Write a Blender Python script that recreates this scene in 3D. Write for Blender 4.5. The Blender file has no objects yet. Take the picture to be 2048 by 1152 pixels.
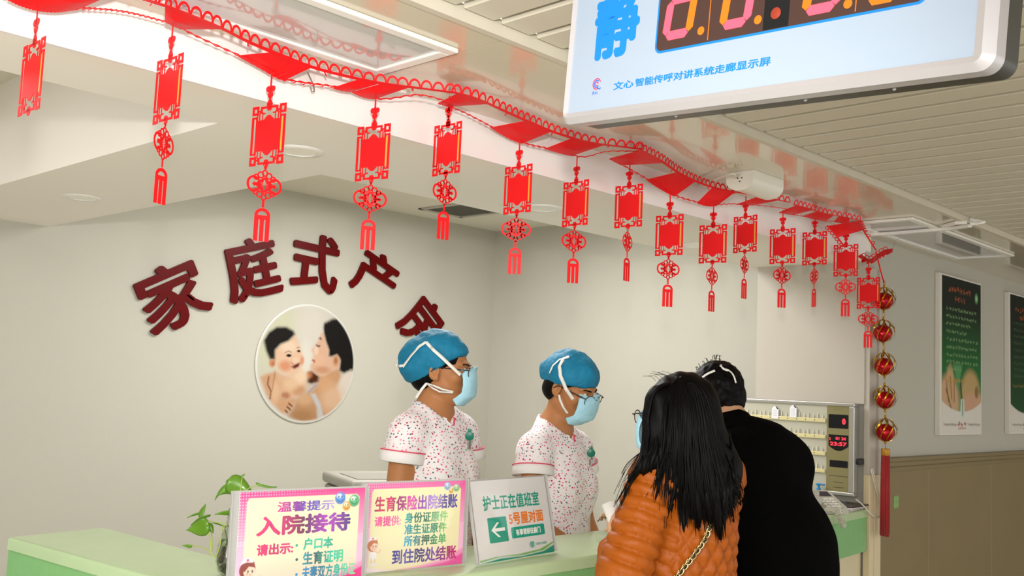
import bpy, bmesh, math, random
import numpy as np
from mathutils import Vector, Matrix, noise as mnoise

random.seed(7)
rng = np.random.default_rng(11)
SC = bpy.context.scene
COL = SC.collection
PI = math.pi

# ------------------------------------------------------------------ camera, light, exposure
ZC = 1.56                       # the photographer's lens above the floor
F_PX, YAW, PITCH, ROLL = 2012.28, math.radians(43.8423), math.radians(5.4771), math.radians(2.4587)
FW = Vector((math.cos(YAW) * math.cos(PITCH), math.sin(YAW) * math.cos(PITCH), math.sin(PITCH)))
_r = Vector((math.sin(YAW), -math.cos(YAW), 0.0)); _u = _r.cross(FW)
RT = _r * math.cos(ROLL) + _u * math.sin(ROLL); UP = -_r * math.sin(ROLL) + _u * math.cos(ROLL)
cam_data = bpy.data.cameras.new('camera'); cam = bpy.data.objects.new('camera', cam_data); COL.objects.link(cam)
cam_data.sensor_width = 36.0; cam_data.lens = 36.0 * F_PX / 2048.0; cam_data.clip_start = 0.05
M = Matrix((RT, UP, -FW)).transposed().to_4x4(); M.translation = Vector((0, 0, ZC)); cam.matrix_world = M
SC.camera = cam
SC.view_settings.view_transform = 'Standard'; SC.view_settings.look = 'None'
SC.view_settings.exposure = 0.5; SC.view_settings.gamma = 1.0
try: SC.view_settings.use_curve_mapping = False
except Exception: pass

world = bpy.data.worlds.new('world'); SC.world = world; world.use_nodes = True
_bg = world.node_tree.nodes['Background']; _bg.inputs[0].default_value = (1.0, 0.98, 0.95, 1); _bg.inputs[1].default_value = 1.0

def area_light(name, loc, target, size, size_y, power, color=(1, 1, 1)):
    d = bpy.data.lights.new(name, 'AREA'); d.shape = 'RECTANGLE'; d.size = size; d.size_y = size_y
    d.energy = power; d.color = color
    o = bpy.data.objects.new(name, d); COL.objects.link(o); o.location = loc
    o.rotation_euler = (Vector(target) - Vector(loc)).to_track_quat('-Z', 'Y').to_euler()
    return o
FLASH_W, CORRIDOR_FILL_W, END_FILL_W, STATION_W = 130.0, 36.0, 48.0, 38.0
# the flash the photographer holds on the camera: its place follows from the shadows on the far walls
fl = bpy.data.lights.new('camera_flash', 'SPOT'); fl.energy = FLASH_W; fl.shadow_soft_size = 0.045; fl.spot_size = math.radians(84); fl.spot_blend = 1.0
fl.color = (1.0, 0.985, 0.95)
flo = bpy.data.objects.new('camera_flash', fl); COL.objects.link(flo); flo.location = (0, 0, ZC + 0.27)
flo.rotation_euler = (FW - RT * 0.16 - Vector((0, 0, 0.10))).to_track_quat('-Z', 'Y').to_euler()
# added fill lights without fixtures: behind the photographer, corridor end, above the station
area_light('corridor_fill', (-0.6, 0.3, 2.33), (-0.6, 0.3, 0), 1.2, 0.3, CORRIDOR_FILL_W, (1, 0.97, 0.9))
area_light('corridor_end_fill', (-3.6, 0.4, 1.5), (2.5, 1.8, 1.4), 1.6, 1.8, END_FILL_W, (0.95, 0.98, 1.0))
area_light('station_fill', (3.3, 3.5, 2.58), (3.3, 3.5, 0), 1.6, 0.9, STATION_W, (1, 0.99, 0.97))

area_light('recess_fill', (0.1, 3.6, 2.58), (0.1, 3.6, 0), 1.0, 0.8, 9.0, (1, 0.99, 0.97))  # extra fill added to brighten the left recess and the wall below it

# ------------------------------------------------------------------ pixel <-> place (2048 x 1152)
CO = Vector((0, 0, ZC))
def ray(x, y): return FW * F_PX + RT * (x - 1024.0) - UP * (y - 576.0)
def at_z(x, y, z): d = ray(x, y); return CO + d * ((z - ZC) / d.z)
def at_y(x, y, Y): d = ray(x, y); return CO + d * (Y / d.y)
def at_x(x, y, X): d = ray(x, y); return CO + d * (X / d.x)
def at_d(x, y, D): return CO + ray(x, y) * (D / F_PX)

# ------------------------------------------------------------------ materials
def lin(h):
    h = h.lstrip('#'); c = [int(h[i:i + 2], 16) / 255 for i in (0, 2, 4)]
    return tuple(v / 12.92 if v <= 0.04045 else ((v + 0.055) / 1.055) ** 2.4 for v in c)
MATS = {}
def mat(name, col, rough=0.5, metal=0.0, spec=0.5, var=0.04, scale=8.0, bump=0.0, bscale=60.0, trans=0.0, ior=1.45, emit=0.0, attr=None, coat=0.0, alpha=1.0, sss=0.0, sheen=0.0):
    if name in MATS: return MATS[name]
    m = bpy.data.materials.new(name); m.use_nodes = True; nt = m.node_tree; N = nt.nodes; L = nt.links
    b = N['Principled BSDF']; c = lin(col) if isinstance(col, str) else col
    b.inputs['Base Color'].default_value = (*c, 1); b.inputs['Roughness'].default_value = rough
    b.inputs['Metallic'].default_value = metal; b.inputs['Specular IOR Level'].default_value = spec
    b.inputs['IOR'].default_value = ior; b.inputs['Transmission Weight'].default_value = trans
    b.inputs['Coat Weight'].default_value = coat; b.inputs['Alpha'].default_value = alpha
    if sss: b.inputs['Subsurface Weight'].default_value = sss; b.inputs['Subsurface Radius'].default_value = (0.012, 0.005, 0.003); b.inputs['Subsurface Scale'].default_value = 0.4
    if sheen: b.inputs['Sheen Weight'].default_value = sheen
    tc = N.new('ShaderNodeTexCoord')
    src = None
    if attr:
        a = N.new('ShaderNodeVertexColor'); a.layer_name = attr; src = a.outputs['Color']
    if var > 0:
        nz = N.new('ShaderNodeTexNoise'); nz.inputs['Scale'].default_value = scale; nz.inputs['Detail'].default_value = 3.0
        L.new(tc.outputs['Object'], nz.inputs['Vector'])
        mr = N.new('ShaderNodeMapRange'); mr.inputs['To Min'].default_value = 1 - var; mr.inputs['To Max'].default_value = 1 + var
        L.new(nz.outputs['Fac'], mr.inputs['Value'])
        mx = N.new('ShaderNodeMix'); mx.data_type = 'RGBA'; mx.blend_type = 'MULTIPLY'; mx.inputs['Factor'].default_value = 1.0
        if src is not None: L.new(src, mx.inputs['A'])
        else: mx.inputs['A'].default_value = (*c, 1)
        L.new(mr.outputs['Result'], mx.inputs['B']); src = mx.outputs['Result']
    if src is not None: L.new(src, b.inputs['Base Color'])
    if emit > 0:
        b.inputs['Emission Strength'].default_value = emit
        if src is not None: L.new(src, b.inputs['Emission Color'])
        else: b.inputs['Emission Color'].default_value = (*c, 1)
    if bump > 0:
        n2 = N.new('ShaderNodeTexNoise'); n2.inputs['Scale'].default_value = bscale; n2.inputs['Detail'].default_value = 4.0
        L.new(tc.outputs['Object'], n2.inputs['Vector'])
        bp = N.new('ShaderNodeBump'); bp.inputs['Strength'].default_value = bump; bp.inputs['Distance'].default_value = 0.01
        L.new(n2.outputs['Fac'], bp.inputs['Height']); L.new(bp.outputs['Normal'], b.inputs['Normal'])
    MATS[name] = m
    return m

def clear_mat(m, gloss=.06, col=(1, 1, 1)):
    m.use_nodes = True; N = m.node_tree.nodes; N.clear(); o = N.new('ShaderNodeOutputMaterial'); mx = N.new('ShaderNodeMixShader'); tr = N.new('ShaderNodeBsdfTransparent'); gl = N.new('ShaderNodeBsdfGlossy')
    tr.inputs[0].default_value = (*col, 1); gl.inputs['Roughness'].default_value = .04; mx.inputs[0].default_value = gloss
    L = m.node_tree.links; L.new(tr.outputs[0], mx.inputs[1]); L.new(gl.outputs[0], mx.inputs[2]); L.new(mx.outputs[0], o.inputs[0]); return m

# ------------------------------------------------------------------ objects
ORG = {}
def tag(o, label=None, cat=None, group=None, kind=None):
    if label: o['label'] = label
    if cat: o['category'] = cat
    if group: o['group'] = group
    if kind: o['kind'] = kind
    return o
def thing(name, label, cat, loc, group=None, rot=None):
    o = bpy.data.objects.new(name, None); COL.objects.link(o); o.empty_display_size = 0.05
    o.location = loc; ORG[o.name] = Vector(loc)
    if rot: o.rotation_euler = rot
    return tag(o, label, cat, group)
def link(name, me, mats, parent=None, smooth=False, local=False, loc=None):
    """Link ME as one object. World coordinates are shifted to the parent's (or LOC's) origin unless local."""
    org = ORG[parent.name] if parent is not None else (Vector(loc) if loc is not None else None)
    if org is not None and not local: me.transform(Matrix.Translation(-org))
    for m in (mats if isinstance(mats, (list, tuple)) else [mats]): me.materials.append(m)
    if smooth: me.polygons.foreach_set('use_smooth', [True] * len(me.polygons))
    o = bpy.data.objects.new(name, me); COL.objects.link(o)
    if parent is not None:
        o.parent = parent; ORG[o.name] = org if not local else ORG[parent.name]
    else:
        o.location = org if org is not None else (0, 0, 0); ORG[o.name] = org if org is not None else Vector((0, 0, 0))
    me.update()
    return o

class MB:
    """Collects shapes and becomes one mesh."""
    def __init__(s): s.v = []; s.f = []; s.mi = []; s.T = None
    def add(s, vs, fs, mi=0):
        k = len(s.v)
        s.v += [(s.T @ Vector(p)) if s.T is not None else Vector(p) for p in vs]
        s.f += [tuple(i + k for i in f) for f in fs]; s.mi += [mi] * len(fs); return s
    def box(s, a, b, mi=0):
        x0, y0, z0 = (min(a[i], b[i]) for i in range(3)); x1, y1, z1 = (max(a[i], b[i]) for i in range(3))
        return s.add([(x0, y0, z0), (x1, y0, z0), (x1, y1, z0), (x0, y1, z0), (x0, y0, z1), (x1, y0, z1), (x1, y1, z1), (x0, y1, z1)],
                     [(0, 3, 2, 1), (4, 5, 6, 7), (0, 1, 5, 4), (1, 2, 6, 5), (2, 3, 7, 6), (3, 0, 4, 7)], mi)
    def bbox(s, a, b, r=0.004, mi=0, n=2):
        """A box with rounded edges."""
        bm = bmesh.new(); bmesh.ops.create_cube(bm, size=1)
        sx = [abs(b[i] - a[i]) for i in range(3)]; c = [(a[i] + b[i]) / 2 for i in range(3)]
        for v in bm.verts: v.co = Vector([v.co[i] * sx[i] + c[i] for i in range(3)])
        bmesh.ops.bevel(bm, geom=list(bm.edges), offset=min(r, min(sx) * 0.45), segments=n, affect='EDGES', profile=0.5)
        return s.frombm(bm, mi)
    def frombm(s, bm, mi=0):
        bm.verts.index_update()
        s.add([v.co.copy() for v in bm.verts], [[v.index for v in f.verts] for f in bm.faces], mi); bm.free(); return s
    def frommesh(s, me, mi=0):
        return s.add([v.co.copy() for v in me.vertices], [tuple(p.vertices) for p in me.polygons], mi)
    def prism(s, pts, z0, z1, mi=0):
        n = len(pts)
        return s.add([(p[0], p[1], z0) for p in pts] + [(p[0], p[1], z1) for p in pts],
                     [tuple(range(n - 1, -1, -1)), tuple(range(n, 2 * n))] + [(i, (i + 1) % n, n + (i + 1) % n, n + i) for i in range(n)], mi)
    def tube(s, path, r, n=8, mi=0, closed=False, cap=True):
        P = [Vector(p) for p in path]; m = len(P)
        R = r if isinstance(r, (list, tuple)) else [r] * m
        vs = []; prev = None
        for i in range(m):
            if closed: t = P[(i + 1) % m] - P[i - 1]
            else: t = P[min(i + 1, m - 1)] - P[max(i - 1, 0)]
            t = t.normalized() if t.length > 1e-9 else Vector((0, 0, 1))
            if prev is None:
                a = Vector((0, 0, 1)) if abs(t.z) < 0.9 else Vector((1, 0, 0)); e1 = t.cross(a).normalized()
            else:
                e1 = prev - t * prev.dot(t); e1 = e1.normalized() if e1.length > 1e-6 else t.orthogonal().normalized()
            prev = e1; e2 = t.cross(e1)
            vs += [P[i] + (e1 * math.cos(2 * PI * k / n) + e2 * math.sin(2 * PI * k / n)) * R[i] for k in range(n)]
        fs = []
        for i in range(m if closed else m - 1):
            a, b = i * n, ((i + 1) % m) * n
            fs += [(a + k, a + (k + 1) % n, b + (k + 1) % n, b + k) for k in range(n)]
        if cap and not closed: fs += [tuple(range(n - 1, -1, -1)), tuple((m - 1) * n + k for k in range(n))]
        return s.add(vs, fs, mi)
    def ribbon(s, path, w, th, normal, mi=0):
        """A flat strap: width direction = tangent x normal(i)."""
        P = [Vector(p) for p in path]; m = len(P); vs = []
        for i in range(m):
            t = (P[min(i + 1, m - 1)] - P[max(i - 1, 0)]).normalized()
            nn = normal(P[i]) if callable(normal) else Vector(normal)
            nn = (nn - t * nn.dot(t)).normalized(); b = t.cross(nn)
            ww = w[i] if isinstance(w, (list, tuple)) else w
            vs += [P[i] + b * ww / 2 - nn * th / 2, P[i] - b * ww / 2 - nn * th / 2, P[i] - b * ww / 2 + nn * th / 2, P[i] + b * ww / 2 + nn * th / 2]
        fs = [(3, 2, 1, 0), tuple(4 * (m - 1) + k for k in range(4))]
        for i in range(m - 1): fs += [(4 * i + k, 4 * i + (k + 1) % 4, 4 * i + 4 + (k + 1) % 4, 4 * i + 4 + k) for k in range(4)]
        return s.add(vs, fs, mi)
    def lathe(s, prof, c=(0, 0, 0), n=24, mi=0):
        """prof: (radius, z) pairs round a vertical axis at c."""
        m = len(prof); vs = []
        for (r, z) in prof: vs += [(c[0] + max(r, 1e-5) * math.cos(2 * PI * k / n), c[1] + max(r, 1e-5) * math.sin(2 * PI * k / n), c[2] + z) for k in range(n)]
        fs = []
        for i in range(m - 1): fs += [(i * n + k, i * n + (k + 1) % n, (i + 1) * n + (k + 1) % n, (i + 1) * n + k) for k in range(n)]
        fs += [tuple(range(n - 1, -1, -1)), tuple((m - 1) * n + k for k in range(n))]
        return s.add(vs, fs, mi)
    def ball(s, c, r, nu=16, nv=10, mi=0):
        rr = r if isinstance(r, (list, tuple)) else (r, r, r); vs = [(c[0], c[1], c[2] - rr[2])]; fs = []
        for i in range(1, nv):
            a = -PI / 2 + PI * i / nv
            vs += [(c[0] + rr[0] * math.cos(a) * math.cos(2 * PI * k / nu), c[1] + rr[1] * math.cos(a) * math.sin(2 * PI * k / nu), c[2] + rr[2] * math.sin(a)) for k in range(nu)]
        vs.append((c[0], c[1], c[2] + rr[2])); last = len(vs) - 1
        fs += [(0, 1 + (k + 1) % nu, 1 + k) for k in range(nu)]
        for i in range(nv - 2): fs += [(1 + i * nu + k, 1 + i * nu + (k + 1) % nu, 1 + (i + 1) * nu + (k + 1) % nu, 1 + (i + 1) * nu + k) for k in range(nu)]
        fs += [(last, 1 + (nv - 2) * nu + k, 1 + (nv - 2) * nu + (k + 1) % nu) for k in range(nu)]
        return s.add(vs, fs, mi)
    def mesh(s, name='mesh'):
        me = bpy.data.meshes.new(name); me.from_pydata([tuple(p) for p in s.v], [], s.f)
        me.polygons.foreach_set('material_index', s.mi); me.update(); return me
    def build(s, name, mats, parent=None, smooth=False, local=False, loc=None, recalc=False):
        me = s.mesh(name)
        if recalc:
            bm = bmesh.new(); bm.from_mesh(me); bmesh.ops.recalc_face_normals(bm, faces=bm.faces); bm.to_mesh(me); bm.free()
        return link(name, me, mats, parent, smooth, local, loc)

def autosmooth(o, deg=40):
    me = o.data; me.polygons.foreach_set('use_smooth', [True] * len(me.polygons))
    me.set_sharp_from_angle(angle=math.radians(deg))
    return o
def frame(o, ex, ey, ez):
    m = Matrix((ex, ey, ez)).transposed().to_4x4(); m.translation = Vector(o); return m
def struct(o): o['kind'] = 'structure'; return o

# ------------------------------------------------------------------ lettering (flat or raised characters as meshes)
def glyph_mesh(body, size, bold=0.0, depth=0.0006):
    """Characters of BODY as a mesh in the xy plane, thickened by BOLD, DEPTH thick, lower left at the origin."""
    c = bpy.data.curves.new('lettering', 'FONT'); c.body = body; c.size = size; c.resolution_u = 3
    o = bpy.data.objects.new('lettering', c); COL.objects.link(o)
    dg = bpy.context.evaluated_depsgraph_get(); dg.update()
    me = bpy.data.meshes.new_from_object(o.evaluated_get(dg)); bpy.data.objects.remove(o); bpy.data.curves.remove(c)
    bm = bmesh.new(); bm.from_mesh(me); bpy.data.meshes.remove(me)
    bmesh.ops.remove_doubles(bm, verts=bm.verts, dist=size * 0.0005)
    mb = MB()
    vs = [v.co.copy() for v in bm.verts]; bm.verts.index_update()
    fs = [[v.index for v in (f.verts if f.normal.z > 0 else reversed(f.verts))] for f in bm.faces]
    edges = [(e.verts[0].index, e.verts[1].index) for e in bm.edges if len(e.link_faces) == 1]; bm.free()
    n = len(vs)
    mb.add([(v.x, v.y, depth) for v in vs], fs)
    mb.add([(v.x, v.y, d) for v in vs for d in (0, depth)], [(2 * a, 2 * b, 2 * b + 1, 2 * a + 1) for a, b in edges])
    if bold > 0:
        j = 0
        for a, b in edges:
            p, q = vs[a], vs[b]; t = (q - p)
            if t.length < 1e-7: continue
            t = t.normalized(); nn = Vector((-t.y, t.x, 0)) * bold; e = t * bold * 0.55; j += 1
            z = depth * (1 + 0.0004 * (j % 50)) + 1e-6 * (j % 50)
            poly = [p - nn, q - nn, q + e - nn * .5, q + e + nn * .5, q + nn, p + nn, p - e + nn * .5, p - e - nn * .5]
            mb.prism([(w.x, w.y) for w in poly], 0, z)
    return mb
def mb_bounds(mb):
    xs = [v.x for v in mb.v]; ys = [v.y for v in mb.v]
    return min(xs), max(xs), min(ys), max(ys)
def colour_attr(me, name, fn):
    a = me.color_attributes.new(name, 'FLOAT_COLOR', 'POINT')
    co = np.empty(len(me.vertices) * 3); me.vertices.foreach_get('co', co); co = co.reshape(-1, 3)
    c = np.ones((len(co), 4)); c[:, :3] = fn(co); a.data.foreach_set('color', c.ravel()); return a
def write(parent, body, box, mats, frm, bold=0.0, depth=0.0005, name='lettering', grad=None):
    """Fit BODY into box=(x0,y0,x1,y1) of the plane FRM (4x4, local); GRAD = colours from left to right."""
    mb = glyph_mesh(body, 0.1, bold * 0.1 / max(box[3] - box[1], 1e-6), depth)
    x0, x1, y0, y1 = mb_bounds(mb)
    sx = (box[2] - box[0]) / (x1 - x0); sy = (box[3] - box[1]) / (y1 - y0)
    mb.v = [Vector((box[0] + (v.x - x0) * sx, box[1] + (v.y - y0) * sy, v.z)) for v in mb.v]
    me = mb.mesh(name)
    if grad:
        G = np.array([lin(g) for g in grad]); tt = np.linspace(0, 1, len(G))
        def fn(co):
            t = np.clip((co[:, 0] - box[0]) / (box[2] - box[0]), 0, 1)
            return np.stack([np.interp(t, tt, G[:, k]) for k in range(3)], 1)
        colour_attr(me, 'ink', fn); mats = mat('gradient_ink', '#ffffff', 0.55, attr='ink', var=0.0)
    me.transform(frm)
    return link(name, me, mats, parent)
# ------------------------------------------------------------------ setting
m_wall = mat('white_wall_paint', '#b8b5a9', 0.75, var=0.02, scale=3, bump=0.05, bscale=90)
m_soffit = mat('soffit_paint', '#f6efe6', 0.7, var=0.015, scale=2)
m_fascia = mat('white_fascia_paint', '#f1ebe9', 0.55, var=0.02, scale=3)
m_gloss = mat('glossy_ceiling_panel', '#d6cab2', 0.16, var=0.015, scale=2, spec=0.75, coat=0.4)
m_strip = mat('ceiling_strip_enamel', '#d0c8b6', 0.42, var=0.02, scale=2)
m_void = mat('dark_gap', '#0b0b0a', 0.9, var=0)
m_tile = mat('wainscot_tile', '#84724a', 0.33, var=0.09, scale=6, bump=0.03)
m_cap = mat('wainscot_cap', '#7f6f4a', 0.4, var=0.05)
m_grout = mat('tile_joint', '#a59a78', 0.6, var=0.02)
m_floor = mat('floor_vinyl', '#cfccc0', 0.35, var=0.05)
m_cream = mat('cream_wood_frame', '#d9c9a4', 0.5, var=0.05, scale=5)
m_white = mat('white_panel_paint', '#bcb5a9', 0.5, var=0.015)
m_green_top = mat('pale_green_counter_top', '#b6cda0', 0.3, var=0.05, scale=14, coat=0.2)
m_green = mat('green_counter_front', '#80b676', 0.45, var=0.07, scale=30, bump=0.05, bscale=200)
m_cream_panel = mat('cream_counter_base', '#d8cba8', 0.5, var=0.04)

SOF, GLO, STR, REC, CTR = ZC + 0.65, ZC + 0.78, ZC + 0.80, ZC + 1.045, ZC - 0.5
YF, YW1, XW2, YW3, YL4 = 2.075, 4.85, 4.87, 2.08, 1.555
HX1, HY1 = 1.322, 2.362                       # corner of the left ceiling recess
HX2, HY2 = 1.876, 2.68                        # corner of the recess by the back wall
struct(MB().box((-4, -5, -0.05), (10, 5.2, 0)).build('floor', m_floor))
# back wall (with the characters), end wall of the station, corridor wall, wall behind the photographer
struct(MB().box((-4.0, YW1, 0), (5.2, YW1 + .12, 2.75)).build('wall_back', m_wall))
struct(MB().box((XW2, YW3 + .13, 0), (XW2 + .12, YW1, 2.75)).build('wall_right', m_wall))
mb = MB(); mb.box((4.66, YW3, 1.22), (10, YW3 + .12, 2.42)); struct(mb.build('wall_corridor', m_wall))
mb = MB(); mb.box((4.664, YW3 - .006, 0), (10, YW3 + .11, 1.22)); mb.box((5.345, YW3 - .0065, 0), (5.348, YW3, 1.22), 1)
mb.box((6.28, YW3 - .0065, 0), (6.2835, YW3, 1.22), 1); mb.box((7.2, YW3 - .0065, 0), (7.2035, YW3, 1.22), 1)
struct(mb.build('wall_wainscot', [m_tile, m_grout]))
prof = [(YW3 - .002, 1.215), (YW3 - .012, 1.218), (YW3 - .012, 1.236), (YW3 - .022, 1.244), (YW3 - .022, 1.262), (YW3 - .03, 1.268), (YW3 - .03, 1.284), (YW3 - .002, 1.287)]
mb = MB(); n = len(prof)
mb.add([(4.664, y, z) for y, z in prof] + [(10, y, z) for y, z in prof], [tuple(range(n)), tuple(range(2 * n - 1, n - 1, -1))] + [(i, n + i, n + (i + 1) % n, (i + 1) % n) for i in range(n)])
struct(mb.build('trim_1', m_cap, recalc=True))

struct(MB().box((10, -1.42, 0), (10.1, YW3 + .12, 2.45)).build('wall_far_end', m_wall))
# station side wall far to the left, out of view
struct(MB().box((-1.6, YF, 0), (-1.5, YW1, 2.75)).build('wall_left', m_wall))
# pier at the end of the station: white upper panel, cream end post
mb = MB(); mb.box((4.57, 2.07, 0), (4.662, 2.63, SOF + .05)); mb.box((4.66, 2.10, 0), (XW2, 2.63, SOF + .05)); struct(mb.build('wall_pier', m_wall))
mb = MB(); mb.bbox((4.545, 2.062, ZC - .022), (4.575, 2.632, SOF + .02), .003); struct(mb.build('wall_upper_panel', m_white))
# lower soffit over the station: solid plan with two recesses
S0, S1 = SOF, SOF + .42
mb = MB()
mb.box((-1.5, YF + .012, SOF), (XW2, HY1, S1))                        # beam along the corridor
mb.box((HX1, HY1, SOF), (XW2, HY2, S1))                               # to the near edge of the far recess
mb.box((HX1, HY2, SOF), (HX2, YW1, S1))                               # strip between the recesses
struct(mb.build('ceiling_soffit', m_soffit))
struct(MB().box((-1.5, HY1 - .02, REC), (XW2 + .1, YW1 + .1, REC + .06)).build('ceiling_recess', mat('recess_paint', '#e0dccd', .75, var=.02)))
struct(MB().box((-4, YF, SOF - .0), (4.575, YF + .012, GLO + .02)).build('ceiling_fascia', m_fascia))
mb = MB(); xs = [-4, -.35, 1.58, 3.5, 4.45, 5.42, 7.3, 10]
for a, b in zip(xs[:-1], xs[1:]): mb.box((a + .0012, YL4 + .02, GLO), (b - .0012, YF + .03, GLO + .03))
mb.box((-4, YL4 + .02, GLO + .004), (10, YF + .03, GLO + .03), 1)
struct(mb.build('ceiling_glossy_panels', [m_gloss, m_void]))
mb = MB(); mb.box((-4, YL4, GLO - .004), (10, YL4 + .02, GLO + .035)); struct(mb.build('ceiling_edge_trim', m_strip))
# strip ceiling of the corridor
mb = MB(); x = -4.0; k0 = 3.169 - .1165 * 62; x = k0
while x < 10:
    if x > -4: mb.bbox((x, -1.3, STR), (x + .095, YL4 - .008, STR + .030), .003, 0, 1)
    x += .1165
mb.box((-4, -1.3, STR + .03), (10, YL4, STR + .06), 1)
struct(mb.build('ceiling_strips', [m_strip, m_void]))
# ------------------------------------------------------------------ red paper banners under the beam
m_red = mat('red_paper', '#e8141a', 0.5, var=0.03, scale=20, spec=0.3)
m_gold = mat('gold_foil', '#d8a63a', 0.28, metal=0.9, var=0.03)
m_gold_line = mat('gold_paper_strip', '#eba53a', 0.4, var=0.03)
m_wire = mat('thin_ring_wire', '#8a8478', 0.35, metal=0.8, var=0)
TH = 0.0007
def flat(mb, pts, mi=0):
    """A paper shape given as (x, z) points, extruded to paper thickness along y."""
    n = len(pts); a = sum(pts[i][0] * pts[(i + 1) % n][1] - pts[(i + 1) % n][0] * pts[i][1] for i in range(n))
    if a < 0: pts = pts[::-1]
    mb.add([(x, -TH, z) for x, z in pts] + [(x, TH, z) for x, z in pts],
           [tuple(range(n)), tuple(range(2 * n - 1, n - 1, -1))] + [(i, n + i, n + (i + 1) % n, (i + 1) % n) for i in range(n)], mi)
def frect(mb, x0, z0, x1, z1, mi=0): flat(mb, [(x0, z0), (x1, z0), (x1, z1), (x0, z1)], mi)
def fring(mb, cx, cz, rx, rz, w, n=20, a0=0.0, a1=2 * PI):
    full = abs(a1 - a0 - 2 * PI) < 1e-6; k = n if full else n + 1
    A = [a0 + (a1 - a0) * i / n for i in range(k)]
    o = [(cx + rx * math.cos(a), cz + rz * math.sin(a)) for a in A]; i_ = [(cx + (rx - w) * math.cos(a), cz + (rz - w) * math.sin(a)) for a in A]
    for j in range(n):
        q = (j + 1) % k; flat(mb, [o[j], o[q], i_[q], i_[j]])
def fdisc(mb, cx, cz, r, n=14): flat(mb, [(cx + r * math.cos(2 * PI * i / n), cz + r * math.sin(2 * PI * i / n)) for i in range(n)])
mm = 0.001
def hanger_shape():
    mb = MB(); frect(mb, -2.1 * mm, -.03, 2.1 * mm, .004)
    fdisc(mb, -7.5 * mm, -.034, 7.2 * mm); fdisc(mb, 7.5 * mm, -.034, 7.2 * mm); fdisc(mb, 0, -.048, 8.5 * mm); fdisc(mb, 0, -.037, 6 * mm); fdisc(mb, 0, -.029, 4 * mm)
    flat(mb, [(-2.5 * mm, -.05), (2.5 * mm, -.05), (3 * mm, -.064), (-3 * mm, -.064)])
    flat(mb, [(-4 * mm, -.060), (4 * mm, -.060), (9 * mm, -.068), (9 * mm, -.073), (-9 * mm, -.073), (-9 * mm, -.068)])
    return mb
FT, FH, FWD = -.0725, .142, .054            # frame top, height, half width
def frame_shape():
    mb = MB(); W = FWD
    # central panel with waisted ends
    pts = []
    for k in range(9): t = k / 8; pts.append((-.012 + .024 * t, -.030 + .007 * math.sin(PI * t)))
    top = [(-.0405, -.034), (-.016, -.034)] + pts + [(.016, -.034), (.0405, -.034)]
    bot = [(x, -FH - z) for x, z in top][::-1]
    flat(mb, [(x, FT + z) for x, z in top + bot])
    for s in (-1, 1):
        for f in (0, 1):
            Z = (lambda z: FT + z) if not f else (lambda z: FT - FH - z)
            R = lambda x0, z0, x1, z1: frect(mb, s * x0, Z(z0), s * x1, Z(z1))
            # corner square ring
            R(W - .021, 0, W, -.0065); R(W - .021, -.0155, W, -.0215); R(W - .021, -.0065, W - .0145, -.0155); R(W - .0065, -.0065, W, -.0155)
            # meander between the ring, the side bar and the centre
            R(.0305, -.011, W - .021, -.0145); R(.0215, -.0105, .0305, -.0185); R(.0285, -.0185, .0315, -.034); R(.0355, -.0215, .0385, -.034)
            R(.019, -.0155, .0215, -.034); R(.012, -.017, .0215, -.0205)
            R(.0, -.002, .0275, -.0075); R(.0215, -.0075, .0275, -.0125)
            # side bar end
            R(W - .0165, -.0255, W, -.0295); R(W - .0165, -.0255, W - .013, -.034)
            flat(mb, [(s * .0, Z(.006)), (s * .006, Z(.004)), (s * .0085, Z(-.003)), (s * .006, Z(-.012)), (s * .0, Z(-.0135))])
        frect(mb, s * (W - .0068), FT - .0285, s * W, FT - FH + .0285)
    return mb
def strip_shape():
    mb = MB(); frect(mb, .0415, FT - .034, .0455, FT - FH + .034); return mb
KZ = -.262                                  # knot centre
def knot_shape():
    mb = MB()
    for s in (-1, 1):
        fring(mb, s * .0265, 0, .0175, .0195, .0055, 22)
        for (x, z, r) in ((.0105, .0225, .0085), (.021, .0165, .0075), (.0105, -.0225, .0085), (.021, -.0175, .0075)): fring(mb, s * x, z, r, r, .0035, 14)
        for f in (-1, 1):
            flat(mb, [(0, f * .0195), (s * .0255, 0), (s * .0165, 0), (0, f * .0125)])
            flat(mb, [(s * .0015, f * .0015), (s * .006, f * .0035), (s * .0105, f * .0015), (s * .006, f * .0085)])
            fdisc(mb, s * .0045, f * .009, .0026, 8)
        flat(mb, [(s * .0245, .0055), (s * .031, 0), (s * .0245, -.0055), (s * .019, 0)]); frect(mb, s * .004, -.0016, s * .019, .0016)
    fring(mb, 0, .028, .0075, .0085, .0035, 14); fring(mb, 0, -.028, .0075, .0085, .0035, 14)
    frect(mb, -.0022, .034, .0022, .043); fdisc(mb, 0, .041, .0035)
    frect(mb, -.0028, -.052, .0028, -.033)
    return mb
TZ = -.3135
def tassel_shape():
    mb = MB(); n = 12; R = .0185
    fring(mb, 0, -.0185, R, R * .9, .0075, 12, 0, PI)
    frect(mb, -R, -.0285, R, -.0185)
    for a, b in ((-.0185, -.0085), (-.0048, .0048), (.0085, .0185)): frect(mb, a, -.079, b, -.028)
    return mb
hanger_me, frame_me, strip_me, knot_me, tassel_me = hanger_shape().mesh(), frame_shape().mesh(), strip_shape().mesh(), knot_shape().mesh(), tassel_shape().mesh()
ring_mb = MB(); ring_mb.tube([(.0045 * math.cos(a), 0, -.2205 + .0065 * math.sin(a)) for a in [2 * PI * i / 14 for i in range(14)]], .0005, 5, closed=True); ring_me = ring_mb.mesh()
for me, m in ((hanger_me, m_red), (frame_me, m_red), (strip_me, m_gold_line), (knot_me, m_red), (tassel_me, m_red), (ring_me, m_wire)): me.materials.append(m)
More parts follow.
